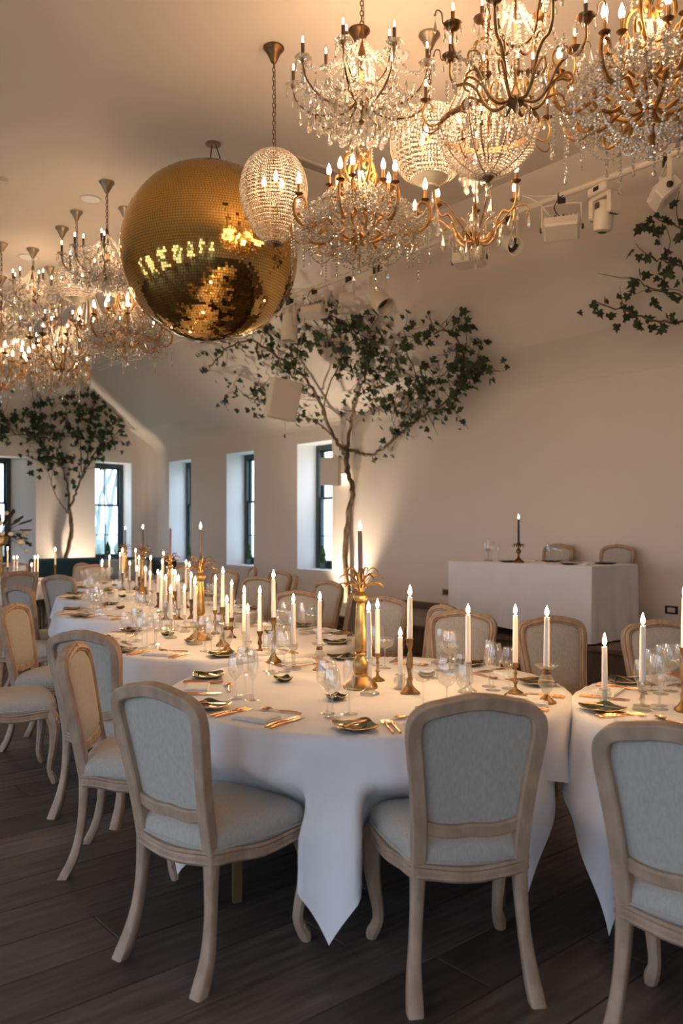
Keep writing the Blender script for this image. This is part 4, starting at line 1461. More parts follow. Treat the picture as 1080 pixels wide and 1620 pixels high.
cp.part('foot', MB().lathe([(.062, 0), (.064, .008), (.05, .022), (.022, .046), (.012, .06), (.010, .09), (.016, .10), (.026, .115), (.028, .13), (.020, .145), (.010, .16), (.010, .19), (.018, .20), (.020, .225), (.013, .226)], 20).mesh('foot', 'bronze', angle=60))
for k in range(6):
    mb = MB()
    q = [(.012, .185), (.035, .205), (.058, .205), (.072, .185), (.074, .165)]
    vs = []
    for i, (x, z) in enumerate(q):
        w2 = (.006, .012, .012, .008, .001)[i]
        vs += [(x, -w2, z), (x, 0, z + .003), (x, w2, z)]
    fs = [(i * 3 + j, i * 3 + j + 1, i * 3 + j + 4, i * 3 + j + 3) for i in range(4) for j in range(2)]
    m_ = len(vs); vs += [(x, y, z - .002) for x, y, z in vs]; fs += [tuple(i + m_ for i in reversed(f)) for f in fs]
    cp.part('leaf', mb.add(vs, fs).mesh('leaf', 'bronze'), Matrix.Rotation(k * pi / 3, 4, 'Z'))
pos = stz(820, 7.2)
cp.put(pos, label='dark bronze candlestick with curled leaves on the stage table', cat='candlestick')
co = tag(link('taper_candle', candle_mesh(.255, 'black_wax', .0125)), 'black taper candle burning on the stage table', 'candle')
co.location = pos + Vector((0, 0, .224))
link('wick', WICK, co, Vector((0, 0, .255)))
link('flame', FLAME, co, Vector((0, 0, .259)))
lamp('flame_light', co, (0, 0, .285), FLAME_W, .012, (1.0, .56, .25))
co = tag(link('taper_candle', candle_mesh(.10, 'ivory_wax', .011)), 'short ivory candle on a glass stick beside the stage glasses', 'candle')
pos = stz(772, 7.3)
co.location = pos + Vector((0, 0, .146))
link('wick', WICK, co, Vector((0, 0, .10)))
STICKS['column'][0].put(pos, label='faceted glass candlestick at the left end of the stage table', cat='candlestick')
# ------------------------------------------------------------------ chandeliers
def rz_pts(path, ang):
    """(radius, z) profile turned to an angle"""
    return [(r * cos(ang), r * sin(ang), z) for r, z in path]
def arm_curve(pts, k=5):
    return [(p.x, p.y) for p in crom([(a, b, 0) for a, b in pts], k)]
def solid_arm(pts, rad, n=6, k=5, taper=.75):
    q = arm_curve(pts, k)
    return MB().tube([(r, 0, z) for r, z in q], interp([rad, rad, rad * taper], len(q)), n)
DROP_ME = {}
def drop_me(ln, w, material='crystal'):
    key = (round(ln, 3), round(w, 3))
    if key not in DROP_ME:
        DROP_ME[key] = MB().drop((0, 0, 0), ln, w).bead((0, 0, .010), .0075).mesh('crystal_drop', material, False)
    return DROP_ME[key]
def sleeve_set(c, r, ang, z, smat='brown_sleeve', h=.085, clear=True, rad=.011, bulb=1.0):
    """candle sleeve with its bulb"""
    sl = MB().lathe([(rad * 1.15, 0), (rad, .004), (rad, h - .003), (rad * .7, h)], 10)
    sk = 'sleeve%s%.3f' % (smat, h)
    if sk not in DROP_ME: DROP_ME[sk] = sl.mesh('candle_sleeve', smat, angle=50)
    M = Matrix.Translation((r * cos(ang), r * sin(ang), z))
    if clear:
        if 'fil' not in DROP_ME:
            DROP_ME['fil'] = MB().lathe([(.003, 0), (.0055, .006), (.0055, .030), (.003, .036)], 8).mesh('filament', 'filament_glow')
            DROP_ME['env'] = MB().lathe([(.008, 0), (.014, .012), (.0165, .026), (.014, .044), (.007, .062), (.001, .072)], 10).mesh('bulb', 'bulb_glass')
        subs = [('filament', DROP_ME['fil'], Matrix.Translation((0, 0, h + .006))), ('bulb', DROP_ME['env'], Matrix.Translation((0, 0, h)))]
    else:
        if 'bul' not in DROP_ME:
            DROP_ME['bul'] = MB().lathe([(.009, 0), (.015, .012), (.0175, .026), (.014, .046), (.007, .064), (.001, .078)], 12).mesh('bulb', 'bulb_glow')
        subs = [('bulb', DROP_ME['bul'], Matrix.Translation((0, 0, h)))]
    c.part('candle_sleeve', DROP_ME[sk], M, subs)
def hang(c, r, ang, z, ln, w):
    c.part('crystal_drop', drop_me(ln, w), Matrix.Translation((r * cos(ang), r * sin(ang), z)) @ Matrix.Rotation(ang + pi / 2 + rnd.uniform(-.5, .5), 4, 'Z'))
def strands(c, name, lists, gap=.0215, br=.0092, matn='crystal_bead'):
    mb = MB()
    for l in lists:
        mb.strand(l, gap, br)
    c.part(name, mb.mesh(name, matn, False), kind='stuff')

def crystal_chandelier():
    c = P('crystal_chandelier')
    c.part('column', MB().lathe([(.006, .30), (.016, .28), (.02, .25), (.008, .22), (.022, .17), (.026, .13), (.010, .10), (.012, .02), (.034, -.02), (.04, -.06), (.02, -.10),
                                 (.045, -.13), (.05, -.16), (.02, -.19), (.012, -.24), (.02, -.27), (.004, -.29)], 12).mesh('column', 'bronze', angle=60))
    n = 9
    arm = solid_arm([(.03, -.14), (.10, -.21), (.20, -.225), (.32, -.20), (.405, -.13), (.43, -.045)], .0068).mesh('arm', 'bronze')
    arm2 = solid_arm([(.025, -.02), (.08, -.06), (.15, -.06), (.21, -.01), (.225, .055)], .006).mesh('arm', 'bronze')
    pan = MB().lathe([(.010, -.005), (.032, .002), (.050, .014), (.052, .017), (.03, .008), (.011, .004)], 12, wob=lambda a, z: 1 + .06 * cos(6 * a)).mesh('drip_pan', 'crystal', False)
    cup = MB().lathe([(.006, -.03), (.014, -.015), (.017, 0), (.012, .012)], 10).mesh('cup', 'bronze')
    for k in range(n):
        a = 2 * pi * k / n + .15
        c.part('arm', arm, Matrix.Rotation(a, 4, 'Z'))
        for (q, r_, z_) in ((pan, .43, -.03), (cup, .43, -.02)):
            c.part(q.name.split('.')[0], q, Matrix.Translation((r_ * cos(a), r_ * sin(a), z_)))
        sleeve_set(c, .43, a, -.015)
        for j in range(5):
            b = 2 * pi * j / 5
            x, y = .43 * cos(a) + .05 * cos(b), .43 * sin(a) + .05 * sin(b)
            hang(c, hypot(x, y), atan2(y, x), -.035, .055, .020)
        hang(c, .43, a, -.075, .105, .036)
    for k in range(5):
        a = 2 * pi * k / 5 + .4
        c.part('arm', arm2, Matrix.Rotation(a, 4, 'Z'))
        c.part('drip_pan', pan, Matrix.Translation((.225 * cos(a), .225 * sin(a), .07)) @ Matrix.Scale(.8, 4))
        sleeve_set(c, .225, a, .08)
        hang(c, .225, a, .04, .09, .03)
    for (m, r_, z_, ln, w_) in ((26, .385, -.15, .085, .036), (24, .33, -.18, .095, .038), (22, .27, -.19, .10, .040), (18, .21, -.20, .105, .040), (13, .15, -.21, .105, .040), (8, .09, -.22, .11, .040), (1, 0, -.25, .12, .045), (16, .30, -.10, .08, .034), (14, .22, -.08, .08, .034), (12, .14, -.04, .08, .034), (8, .08, .08, .07, .03)):
        for k in range(m):
            hang(c, r_ + rnd.uniform(-.02, .02), 2 * pi * k / m + rnd.uniform(-.1, .1), z_ + rnd.uniform(-.03, .02), ln, w_)
    L_ = []
    for k in range(n):
        a, b = 2 * pi * k / n + .15, 2 * pi * (k + 1) / n + .15
        p, q = (.43 * cos(a), .43 * sin(a), -.04), (.43 * cos(b), .43 * sin(b), -.04)
        L_.append(sag(p, q, .09))
        L_.append(sag((.02 * cos(a), .02 * sin(a), .24), p, .10, 12))
        m1, m2 = (.36 * cos(a), .36 * sin(a), -.17), (.36 * cos(b), .36 * sin(b), -.17)
        L_.append(sag(m1, m2, .06)); L_.append(sag((.22 * cos(a), .22 * sin(a), -.22), (.22 * cos(b), .22 * sin(b), -.22), .05))
        L_.append(sag((.225 * cos(a), .225 * sin(a), .05), (.225 * cos(b), .225 * sin(b), .05), .06))
        L_.append(sag((.03 * cos(a), .03 * sin(a), -.04), m1, .07, 12))
        for r_ in (.30, .22, .14):
            L_.append([(r_ * cos(a + r_), r_ * sin(a + r_), -.12), (r_ * cos(a + r_), r_ * sin(a + r_), -.25)])
    strands(c, 'bead_strands', L_)
    return c, .30

def scroll_chandelier():
    c = P('gilt_scroll_chandelier')
    c.part('column', MB().lathe([(.006, .36), (.012, .34), (.006, .31), (.009, .1), (.018, .06), (.010, .02), (.010, -.2), (.026, -.24), (.022, -.28), (.008, -.31), (.010, -.40), (.004, -.43)], 10).mesh('column', 'gilt', angle=60))
    main = [(.02, -.22), (.08, -.27), (.17, -.235), (.24, -.17), (.31, -.20), (.40, -.255), (.475, -.22), (.505, -.145), (.49, -.075), (.445, -.055), (.415, -.085), (.425, -.125), (.452, -.125)]
    arm = solid_arm(main, .0125, 7, 4, .75).mesh('arm', 'gilt')
    low = [(.16, -.24), (.24, -.30), (.33, -.30), (.37, -.25), (.345, -.215), (.315, -.235)]
    lower = solid_arm(low, .0105, 6, 4).mesh('lower_scroll', 'gilt')
    up = [(.012, -.05), (.07, -.10), (.15, -.10), (.215, -.045), (.235, .03), (.205, .075), (.165, .055), (.168, .02)]
    arm2 = solid_arm(up, .0105, 6, 4).mesh('upper_arm', 'gilt')
    cs = [(.012, .12), (.05, .10), (.095, .135), (.13, .215), (.115, .29), (.065, .315), (.035, .28), (.055, .25), (.075, .265)]
    crest = solid_arm(cs, .0115, 6, 4).mesh('crest_scroll', 'gilt')
    cs2 = [(.10, .05), (.155, .02), (.20, .06), (.20, .12), (.155, .145), (.125, .115), (.145, .085)]
    crest2 = solid_arm(cs2, .0105, 6, 4).mesh('crest_scroll', 'gilt')
    pan = MB().lathe([(.006, -.008), (.024, 0), (.030, .006), (.012, .005)], 10).mesh('drip_pan', 'bronze')
    wire = MB().tube([(r, 0, z) for r, z in arm_curve([(.01, .30), (.03, .38), (.06, .43), (.09, .42), (.095, .39)], 4)], .0022, 4).mesh('wire_hook', 'bronze')
    n = 8
    L_ = []
    for k in range(n):
        a = 2 * pi * k / n + .2
        R_ = Matrix.Rotation(a, 4, 'Z')
        c.part('arm', arm, R_); c.part('lower_scroll', lower, Matrix.Rotation(a + pi / n, 4, 'Z'))
        c.part('drip_pan', pan, R_ @ Matrix.Translation((.468, 0, -.045)))
        sleeve_set(c, .468, a, -.04, 'gilt', .07, False)
        b = 2 * pi * (k + 1) / n + .2
        pt = lambda r, t, z: (r * cos(t), r * sin(t), z)
        L_.append(sag(pt(.49, a, -.09), pt(.49, b, -.09), .13, 12))
        L_.append(sag(pt(.40, a, -.25), pt(.40, b, -.25), .10, 12))
        L_.append([pt(.50, a, -.15), pt(.50, a, -.42)]); hang(c, .50, a, -.43, .055, .034)
        L_.append([pt(.345, a + pi / n, -.30), pt(.345, a + pi / n, -.40)]); hang(c, .345, a + pi / n, -.41, .05, .032)
        L_.append([pt(.46, a + .12, -.22), pt(.46, a + .12, -.34)]); L_.append([pt(.43, a - .12, -.24), pt(.43, a - .12, -.36)])
        hang(c, .43, a - .12, -.37, .04, .024)
        for t in (0, .26, .52):                            # loose bowl of strands
            tt = a + t + rnd.uniform(-.08, .08)
            L_.append(sag(pt(.30 + rnd.uniform(-.05, .05), tt, -.22), pt(.03 + .08 * rnd.random(), tt + .2, -.36 - .06 * rnd.random()), .04 + .05 * rnd.random(), 12))
            if t: L_.append(sag(pt(.06, tt, .20), pt(.24 + .05 * rnd.random(), tt + .15, -.13), .05, 14))
        for t in (.0, .2, .4, .6):                         # loops of beads filling the body
            tt = a + t
            if t in (0, .4): L_.append(sag(pt(.44, tt, -.20), pt(.20, tt + .3, -.22), .08 + .06 * rnd.random(), 10))
            L_.append(sag(pt(.34, tt, -.05), pt(.34, tt + .5, -.05), .12, 10))
            L_.append(sag(pt(.24, tt, .04), pt(.40, tt + .1, -.10), .03, 8))
            L_.append([pt(.40, tt + .1, -.12), pt(.40, tt + .1, -.30)])
        for t in (0.05, .25, .45, .65):
            tt = a + t
            L_.append([pt(.30 + .10 * rnd.random(), tt, -.06), pt(.30 + .10 * rnd.random(), tt, -.24)])
            L_.append(sag(pt(.27, tt, -.15), pt(.46, tt, -.16), .06, 8))
    for k in range(6):
        a = 2 * pi * k / 6
        R_ = Matrix.Rotation(a, 4, 'Z')
        c.part('upper_arm', arm2, R_)
        c.part('drip_pan', pan, R_ @ Matrix.Translation((.22, 0, .085)))
        sleeve_set(c, .22, a, .09, 'gilt', .07, False)
        L_.append([(.235 * cos(a), .235 * sin(a), .03), (.235 * cos(a), .235 * sin(a), -.08)])
        hang(c, .20, a + .5, -.05, .045, .026)
        b = a + pi / 3
        L_.append(sag((.22 * cos(a), .22 * sin(a), .07), (.22 * cos(b), .22 * sin(b), .07), .07))
    body_s = solid_arm([(.10, -.17), (.17, -.10), (.25, -.07), (.31, -.10), (.325, -.16), (.29, -.19), (.255, -.165), (.27, -.14)], .0100, 6, 4).mesh('body_scroll', 'gilt')
    for k in range(8):
        c.part('body_scroll', body_s, Matrix.Rotation(2 * pi * k / 8 + .2 + pi / 8, 4, 'Z'))
    for k in range(4):
        c.part('crest_scroll', crest, Matrix.Rotation(pi / 2 * k + .3, 4, 'Z'))
        c.part('crest_scroll', crest2, Matrix.Rotation(pi / 2 * k + .3, 4, 'Z'))
        c.part('wire_hook', wire, Matrix.Rotation(pi / 2 * k + .9, 4, 'Z'))
        a = pi / 2 * k + .9
        L_.append([(.095 * cos(a), .095 * sin(a), .39), (.095 * cos(a), .095 * sin(a), .27)])
        L_.append(sag((.06 * cos(a), .06 * sin(a), .42), (.10 * cos(a + .7), .10 * sin(a + .7), .28), .03))
    hang(c, 0, 0, -.45, .06, .036)
    strands(c, 'bead_strands', L_, .0215, .0105)
    return c, .36

def drop_chandelier():
    c = P('gilt_drop_chandelier')
    c.part('column', MB().lathe([(.005, .30), (.012, .28), (.006, .25), (.007, -.05), (.014, -.10), (.012, -.16), (.006, -.18), (.007, -.34), (.03, -.36), (.036, -.385), (.02, -.41), (.006, -.43)], 10).mesh('column', 'gilt', angle=60))
    arm = solid_arm([(.02, -.38), (.09, -.395), (.155, -.335), (.19, -.25), (.235, -.205), (.28, -.225), (.32, -.19), (.335, -.11), (.335, -.03)], .0078, 7, 5, .8).mesh('arm', 'gilt')
    scroll = solid_arm([(.03, -.37), (.09, -.36), (.14, -.29), (.20, -.25), (.26, -.19), (.32, -.16), (.375, -.165), (.395, -.20), (.375, -.225)], .0062, 6, 4).mesh('side_scroll', 'gilt')
    pan = MB().lathe([(.006, -.012), (.020, -.006), (.034, .006), (.036, .010), (.012, .004)], 12).mesh('drip_pan', 'bronze')
    hook = MB().tube([(r, 0, z) for r, z in arm_curve([(.03, -.36), (.06, -.26), (.10, -.20), (.13, -.22), (.135, -.25)], 4)], .0024, 4).mesh('wire_hook', 'gilt')
    n = 6
    for k in range(n):
        a = 2 * pi * k / n + .35
        R_ = Matrix.Rotation(a, 4, 'Z')
        c.part('arm', arm, R_); c.part('side_scroll', scroll, Matrix.Rotation(a + .28, 4, 'Z'))
        c.part('wire_hook', hook, Matrix.Rotation(a + .6, 4, 'Z'))
        c.part('drip_pan', pan, R_ @ Matrix.Translation((.335, 0, -.025)))
        sleeve_set(c, .335, a, -.02, 'gilt', .065, False)
        hang(c, .395, a + .28, -.22, .125, .064); hang(c, .36, a, -.06, .12, .056); hang(c, .30, a - .06, -.25, .125, .066)
        hang(c, .21, a + .1, -.28, .11, .046); hang(c, .135, a + .6, -.26, .10, .030); hang(c, .19, a - .2, -.26, .10, .044)
        hang(c, .05, a, -.40, .12, .032); hang(c, .10, a + .3, -.40, .11, .030)
    hang(c, 0, 0, -.45, .13, .03)
    for k in range(4):
        a = pi / 2 * k
        hang(c, .05, a, .16, .12, .060); hang(c, .11, a + .5, .13, .12, .060)
        c.part('wire_hook', MB().tube([(r, 0, z) for r, z in arm_curve([(.006, .20), (.05, .24), (.10, .20), (.11, .15)], 4)], .0024, 4).mesh('wire_hook', 'gilt'), Matrix.Rotation(a + .5, 4, 'Z'))
    return c, .30

def basket_chandelier():
    c = P('basket_chandelier')
    rr = .305
    band = lambda r, z, h: MB().loft([[(r * cos(2 * pi * i / 48), r * sin(2 * pi * i / 48), z - h / 2) for i in range(48)], [((r + .004) * cos(2 * pi * i / 48), (r + .004) * sin(2 * pi * i / 48), z) for i in range(48)],
                                      [(r * cos(2 * pi * i / 48), r * sin(2 * pi * i / 48), z + h / 2) for i in range(48)], [((r - .006) * cos(2 * pi * i / 48), (r - .006) * sin(2 * pi * i / 48), z + h / 2) for i in range(48)],
                                      [((r - .006) * cos(2 * pi * i / 48), (r - .006) * sin(2 * pi * i / 48), z - h / 2) for i in range(48)]], closed=True)
    c.part('band', band(rr, 0, .036).mesh('band', 'bronze', angle=50))
    c.part('crown_band', band(.085, .50, .022).mesh('crown_band', 'gilt', angle=50))
    c.part('column', MB().lathe([(.006, .60), (.012, .58), (.006, .55), (.007, .0), (.006, -.26), (.026, -.29), (.032, -.305), (.016, -.325), (.004, -.345)], 10).mesh('column', 'bronze', angle=60))
    rib = MB().tube([(r, 0, z) for r, z in arm_curve([(rr, -.01), (.285, -.10), (.22, -.20), (.12, -.27), (.02, -.30)], 4)], .004, 5).mesh('rib', 'bronze')
    stay = MB().tube([(r, 0, z) for r, z in arm_curve([(rr, .01), (.25, .12), (.15, .30), (.085, .50)], 4)], .0036, 5).mesh('stay', 'bronze')
    sc = solid_arm([(rr, 0), (.36, -.035), (.405, -.01), (.42, .05), (.395, .10), (.36, .09), (.355, .06), (.375, .05)], .006, 6, 4).mesh('scroll_arm', 'gilt')
    sc2 = solid_arm([(rr, 0), (.345, -.07), (.40, -.09), (.43, -.06), (.42, -.03)], .005, 6, 4).mesh('scroll_arm', 'bronze')
    ins = solid_arm([(.008, -.18), (.08, -.20), (.15, -.15), (.17, -.06)], .0052, 6, 4).mesh('inner_arm', 'bronze')
    pan = MB().lathe([(.006, -.01), (.022, -.004), (.034, .006), (.012, .005)], 12).mesh('drip_pan', 'bronze')
    n = 8
    L_ = []
    pt = lambda r, t, z: (r * cos(t), r * sin(t), z)
    for k in range(n):
        a = 2 * pi * k / n
        R_ = Matrix.Rotation(a, 4, 'Z')
        c.part('rib', rib, R_); c.part('stay', stay, Matrix.Rotation(a + .3, 4, 'Z'))
        if k % 2 == 0:
            c.part('scroll_arm', sc, R_)
            c.part('scroll_arm', sc2, Matrix.Rotation(a + .05, 4, 'Z'))
            c.part('drip_pan', pan, R_ @ Matrix.Translation((.40, 0, .11)))
            sleeve_set(c, .40, a, .115, 'brown_sleeve', .08)
            for j in range(4):
                x, y = .40 * cos(a) + .036 * cos(j * pi / 2), .40 * sin(a) + .036 * sin(j * pi / 2)
                hang(c, hypot(x, y), atan2(y, x), .105, .05, .03)
            hang(c, .43, a, -.07, .085, .034)
        L_.append(sag(pt(rr, a, -.01), pt(rr, a + 2 * pi / n, -.01), .075, 10))
        L_.append(sag(pt(rr, a + .39, -.01), pt(rr, a + .39 + 2 * pi / n, -.01), .12, 10))
        hang(c, rr, a + .2, -.02, .055, .022)
    for k in range(5):
        a = 2 * pi * k / 5 + .3
        c.part('inner_arm', ins, Matrix.Rotation(a, 4, 'Z'))
        sleeve_set(c, .17, a, -.06, 'brown_sleeve', .08)
    m = 40
    for k in range(m):
        a = 2 * pi * k / m
        L_.append([pt(r, a, z) for r, z in arm_curve([(rr, -.015), (.283, -.10), (.215, -.205), (.12, -.27), (.03, -.30)], 3)])
    for k in range(20):
        a = 2 * pi * k / 20
        L_.append([pt(r, a, z) for r, z in arm_curve([(rr, .015), (.235, .12), (.14, .30), (.085, .49)], 3)])
    for k in range(10):
        a = 2 * pi * k / 10
        hang(c, .085, a, .485, .075, .028)
        L_.append([pt(.02, a, -.33), pt(.02, a, -.36)])
    hang(c, 0, 0, -.36, .07, .04)
    strands(c, 'bead_strands', L_, .0200, .0094)
    return c, .60

def candle_chandelier():
    c = P('bronze_arm_chandelier')
    c.part('column', MB().lathe([(.006, .42), (.010, .40), (.006, .38), (.0065, -.22), (.016, -.25), (.034, -.29), (.046, -.31), (.040, -.33), (.015, -.35), (.004, -.37)], 12).mesh('column', 'bronze', angle=60))
    arm = solid_arm([(.03, -.31), (.10, -.335), (.16, -.29), (.205, -.20), (.26, -.155), (.315, -.15), (.345, -.095), (.345, -.02)], .0085, 7, 5, .8).mesh('arm', 'dark_brass')
    curl = solid_arm([(.17, -.275), (.235, -.235), (.275, -.245), (.285, -.29), (.255, -.305)], .0065, 6, 4).mesh('arm_curl', 'gilt')
    curl2 = solid_arm([(.205, -.20), (.185, -.14), (.215, -.095), (.255, -.105), (.262, -.14)], .0062, 6, 4).mesh('arm_curl', 'gilt')
    uar = solid_arm([(.008, -.02), (.06, -.05), (.12, -.01), (.135, .08), (.165, .14), (.20, .15), (.215, .19)], .0072, 6, 4).mesh('upper_arm', 'bronze')
    pan = MB().lathe([(.006, -.020), (.026, -.016), (.044, .004), (.047, .012), (.042, .008), (.012, .0)], 14).mesh('drip_pan', 'bronze', angle=60)
    hook = MB().tube([(r, 0, z) for r, z in arm_curve([(.345, -.01), (.395, .005), (.405, .055), (.43, .065), (.44, .035)], 4)], .0035, 5).mesh('wire_hook', 'bronze')
    n = 8
    L_ = []
    pt = lambda r, t, z: (r * cos(t), r * sin(t), z)
    for k in range(n):
        a = 2 * pi * k / n + .1
        R_ = Matrix.Rotation(a, 4, 'Z')
        c.part('arm', arm, R_); c.part('arm_curl', curl, R_); c.part('arm_curl', curl2, R_)
        c.part('drip_pan', pan, R_ @ Matrix.Translation((.345, 0, 0)))
        c.part('wire_hook', hook, Matrix.Rotation(a + .0, 4, 'Z'))
        sleeve_set(c, .345, a, .0, 'brown_sleeve' if k % 2 else 'gilt', .075)
        hang(c, .44, a, .03, .085, .026)
        for j in range(4):
            x, y = .345 * cos(a) + .044 * cos(j * pi / 2 + .8), .345 * sin(a) + .044 * sin(j * pi / 2 + .8)
            hang(c, hypot(x, y), atan2(y, x), -.005, .06, .024)
        hang(c, .27, a, -.315, .085, .036); hang(c, .30, a + .3, -.16, .09, .036); hang(c, .20, a + .2, -.22, .08, .03); hang(c, .08, a + .4, -.34, .075, .024)
        b = a + 2 * pi / n
        L_.append(sag(pt(.33, a, -.12), pt(.33, b, -.12), .10)); L_.append(sag(pt(.03, a, .18), pt(.22, a, -.12), .05, 12))
        L_.append([pt(.345, a + .2, -.14), pt(.345, a + .2, -.27)]); L_.append([pt(.15, a + .3, -.05), pt(.15, a + .3, -.24)])
        L_.append(sag(pt(.13, a, .06), pt(.13, b, .06), .05))
    for k in range(4):
        a = pi / 2 * k + .5
        c.part('upper_arm', uar, Matrix.Rotation(a, 4, 'Z'))
        c.part('drip_pan', pan, Matrix.Rotation(a, 4, 'Z') @ Matrix.Translation((.215, 0, .20)))
        sleeve_set(c, .215, a, .20, 'brown_sleeve', .075)
        for j in range(4):
            x, y = .215 * cos(a) + .044 * cos(j * pi / 2), .215 * sin(a) + .044 * sin(j * pi / 2)
            hang(c, hypot(x, y), atan2(y, x), .195, .075, .028)
        L_.append([pt(.16, a + .3, .20), pt(.16, a + .3, .02)])
    strands(c, 'bead_strands', L_, .0215, .0095)
    return c, .42

def bead_body(c, prof, n_rings, gap, br, name='bead_net'):
    L_ = []
    pr = crom([(r, 0, z) for r, z in prof], 8)
    ln = [0]
    for a, b in zip(pr[:-1], pr[1:]): ln.append(ln[-1] + (b - a).length)
    mb = MB()
    wires = MB()
    j = 0
    for i in range(n_rings):
        t = ln[-1] * i / (n_rings - 1)
        while j < len(ln) - 2 and ln[j + 1] < t: j += 1
        q = pr[j].lerp(pr[j + 1], min(max((t - ln[j]) / max(ln[j + 1] - ln[j], 1e-6), 0), 1))
        m = max(int(2 * pi * q.x / gap), 6)
        for k in range(m):
            a = 2 * pi * (k + .5 * (i % 2)) / m
            mb.bead((q.x * cos(a), q.x * sin(a), q.z), br)
        if i % 2 == 0:
            wires.tube(ring_pts(q.x + .002, q.z, 32), .0016, 3, closed=True)
    for k in range(12):
        a = 2 * pi * k / 12
        wires.tube([(p.x * cos(a), p.x * sin(a), p.z) for p in pr[::2]], .002, 3)
    c.part(name, mb.mesh(name, 'crystal_bead', False), kind='stuff')
    c.part('wire_cage', wires.mesh('wire_cage', 'dark_brass'))
def globe_lantern():
    c = P('bead_globe_lantern')
    prof = [(.06, .265), (.15, .23), (.235, .14), (.27, .02), (.25, -.10), (.19, -.195), (.13, -.235)]
    bead_body(c, prof, 22, .0225, .0098)
    c.part('ribbed_base', MB().lathe([(.135, -.235), (.10, -.262), (.06, -.280), (.052, -.285), (.054, -.300), (.04, -.305), (.002, -.306)], 60, wob=lambda a, z: 1 + (.02 * cos(30 * a) if z > -.281 else 0)).mesh('ribbed_base', 'lit_gilt', angle=60))
    c.part('top_cap', MB().lathe([(.066, .262), (.05, .285), (.02, .30), (.012, .33), (.006, .34)], 24).mesh('top_cap', 'rose_metal'))
    c.part('lamp_stem', MB().lathe([(.006, .30), (.006, .05), (.03, .04), (.03, .03), (.005, .02)], 8).mesh('lamp_stem', 'dark_brass'))
    for k in range(3):
        sleeve_set(c, .075, 2 * pi * k / 3, -.02, 'gilt', .05, False)
    return c, .34
def egg_lantern():
    c = P('bead_egg_lantern')
    prof = [(.035, .34), (.11, .322), (.19, .25), (.235, .13), (.238, .02), (.205, -.11), (.145, -.22), (.09, -.29), (.05, -.325)]
    bead_body(c, prof, 34, .0165, .0074)
    c.part('bottom_cap', MB().lathe([(.056, -.318), (.05, -.335), (.02, -.35), (.002, -.354)], 24).mesh('bottom_cap', 'bronze'))
    c.part('top_cap', MB().lathe([(.04, .338), (.02, .355), (.008, .37), (.005, .38)], 20).mesh('top_cap', 'bronze'))
    c.part('lamp_stem', MB().lathe([(.006, .36), (.006, .14), (.03, .13), (.03, .115), (.005, .11)], 8).mesh('lamp_stem', 'bronze'))
    for k in range(3):
        sleeve_set(c, .075, 2 * pi * k / 3 + .6, .06, 'gilt', .04, False)
    return c, .38
def chain_mesh(length, r=.0034, ll=.042):
    mb = MB()
    n = max(int(length / (ll * .74)), 1)
    stp = length / n
    for i in range(n):
        z = stp * (i + .5)
        pts = []
        for j in range(10):
            a = 2 * pi * j / 10
            x, zz = .010 * cos(a), (stp * .60) * sin(a)
            pts.append((x, 0, z + zz) if i % 2 else (0, x, z + zz))
        mb.tube(pts, r, 4, closed=True)
    mb.tube([(.013, 0, 0), (.014, .004, length * .5), (.008, 0, length)], .0022, 4)
    return mb.mesh('chain', 'bronze')
ROSE = MB().lathe([(.075, 0), (.077, -.008), (.070, -.016), (.052, -.040), (.030, -.085), (.022, -.105), (.010, -.115), (.004, -.125)], 24).mesh('ceiling_rose', 'rose_metal', angle=60)
ROSE_D = ROSE.copy(); ROSE_D.materials[0] = MATS['bronze']
KINDS_C = {'K': crystal_chandelier(), 'L': scroll_chandelier(), 'W': drop_chandelier(), 'V': basket_chandelier(), 'X': candle_chandelier(), 'S': globe_lantern(), 'E': egg_lantern()}
LAMPS = {'K': (0, 0, .05), 'L': (0, 0, .18), 'W': (0, 0, .05), 'V': (0, 0, .15), 'X': (0, 0, .1), 'S': (0, 0, 0), 'E': (0, 0, .08)}
LK = {'K': 1.0, 'L': 1.3, 'W': .8, 'V': 1.0, 'X': 1.0, 'S': .8, 'E': .6}
def chandelier(kind, x, d, z, label, rz=0.0, dark=False, scale=1.0, power=1.0):
    pr, top = KINDS_C[kind]
    lat = (x - CX) / F * d
    o = pr.put((lat, d, z), rz, scale, label=label, cat='chandelier' if kind not in 'SE' else 'pendant lamp', group='chandeliers' if kind not in 'SE' else 'bead pendant lamps')
    z0 = top
    z1 = (ZC - z) / scale
    link('ceiling_rose', ROSE_D if dark else ROSE, o, Matrix.Translation((0, 0, z1)))
    if z1 - .12 - z0 > .03:
        link('chain', chain_mesh(z1 - .12 - z0 + .01), o, Matrix.Translation((0, 0, z0 - .005)))
    lamp('bulb_light', o, LAMPS[kind], BULB_W * LK[kind] * (.42 if d > 7 else 1.0), .16)
    return o
chandelier('K', 572, 5.0, 4.31, 'crystal chandelier with dark candle sleeves, directly above the gilt scroll one', 0.1, True)
chandelier('L', 568, 5.63, 3.80, 'gilt scroll chandelier thick with bead chains, right of the egg lantern', 0.3, True)
chandelier('E', 433, 5.83, 3.90, 'egg shaped crystal bead lantern in front of the mirror ball', 0.2, True)
chandelier('S', 679, 5.68, 4.22, 'round crystal bead globe lantern between the upper chandeliers', .1)
chandelier('V', 771, 4.90, 3.95, 'basket chandelier with a bead bowl under a gilt ring', .25, True)
chandelier('X', 815, 4.05, 3.97, 'bronze chandelier with curling arms and drip pans above the bead basket', .2, True)
chandelier('W', 752, 6.0, 4.03, 'small gilt chandelier with large pear drops below the bead basket', .0)
chandelier('L', 1028, 4.2, 3.94, 'bead laden scroll chandelier in the upper right corner', .55, True)
chandelier('K', 169, 8.08, 4.24, 'crystal chandelier just left of the mirror ball', .6)
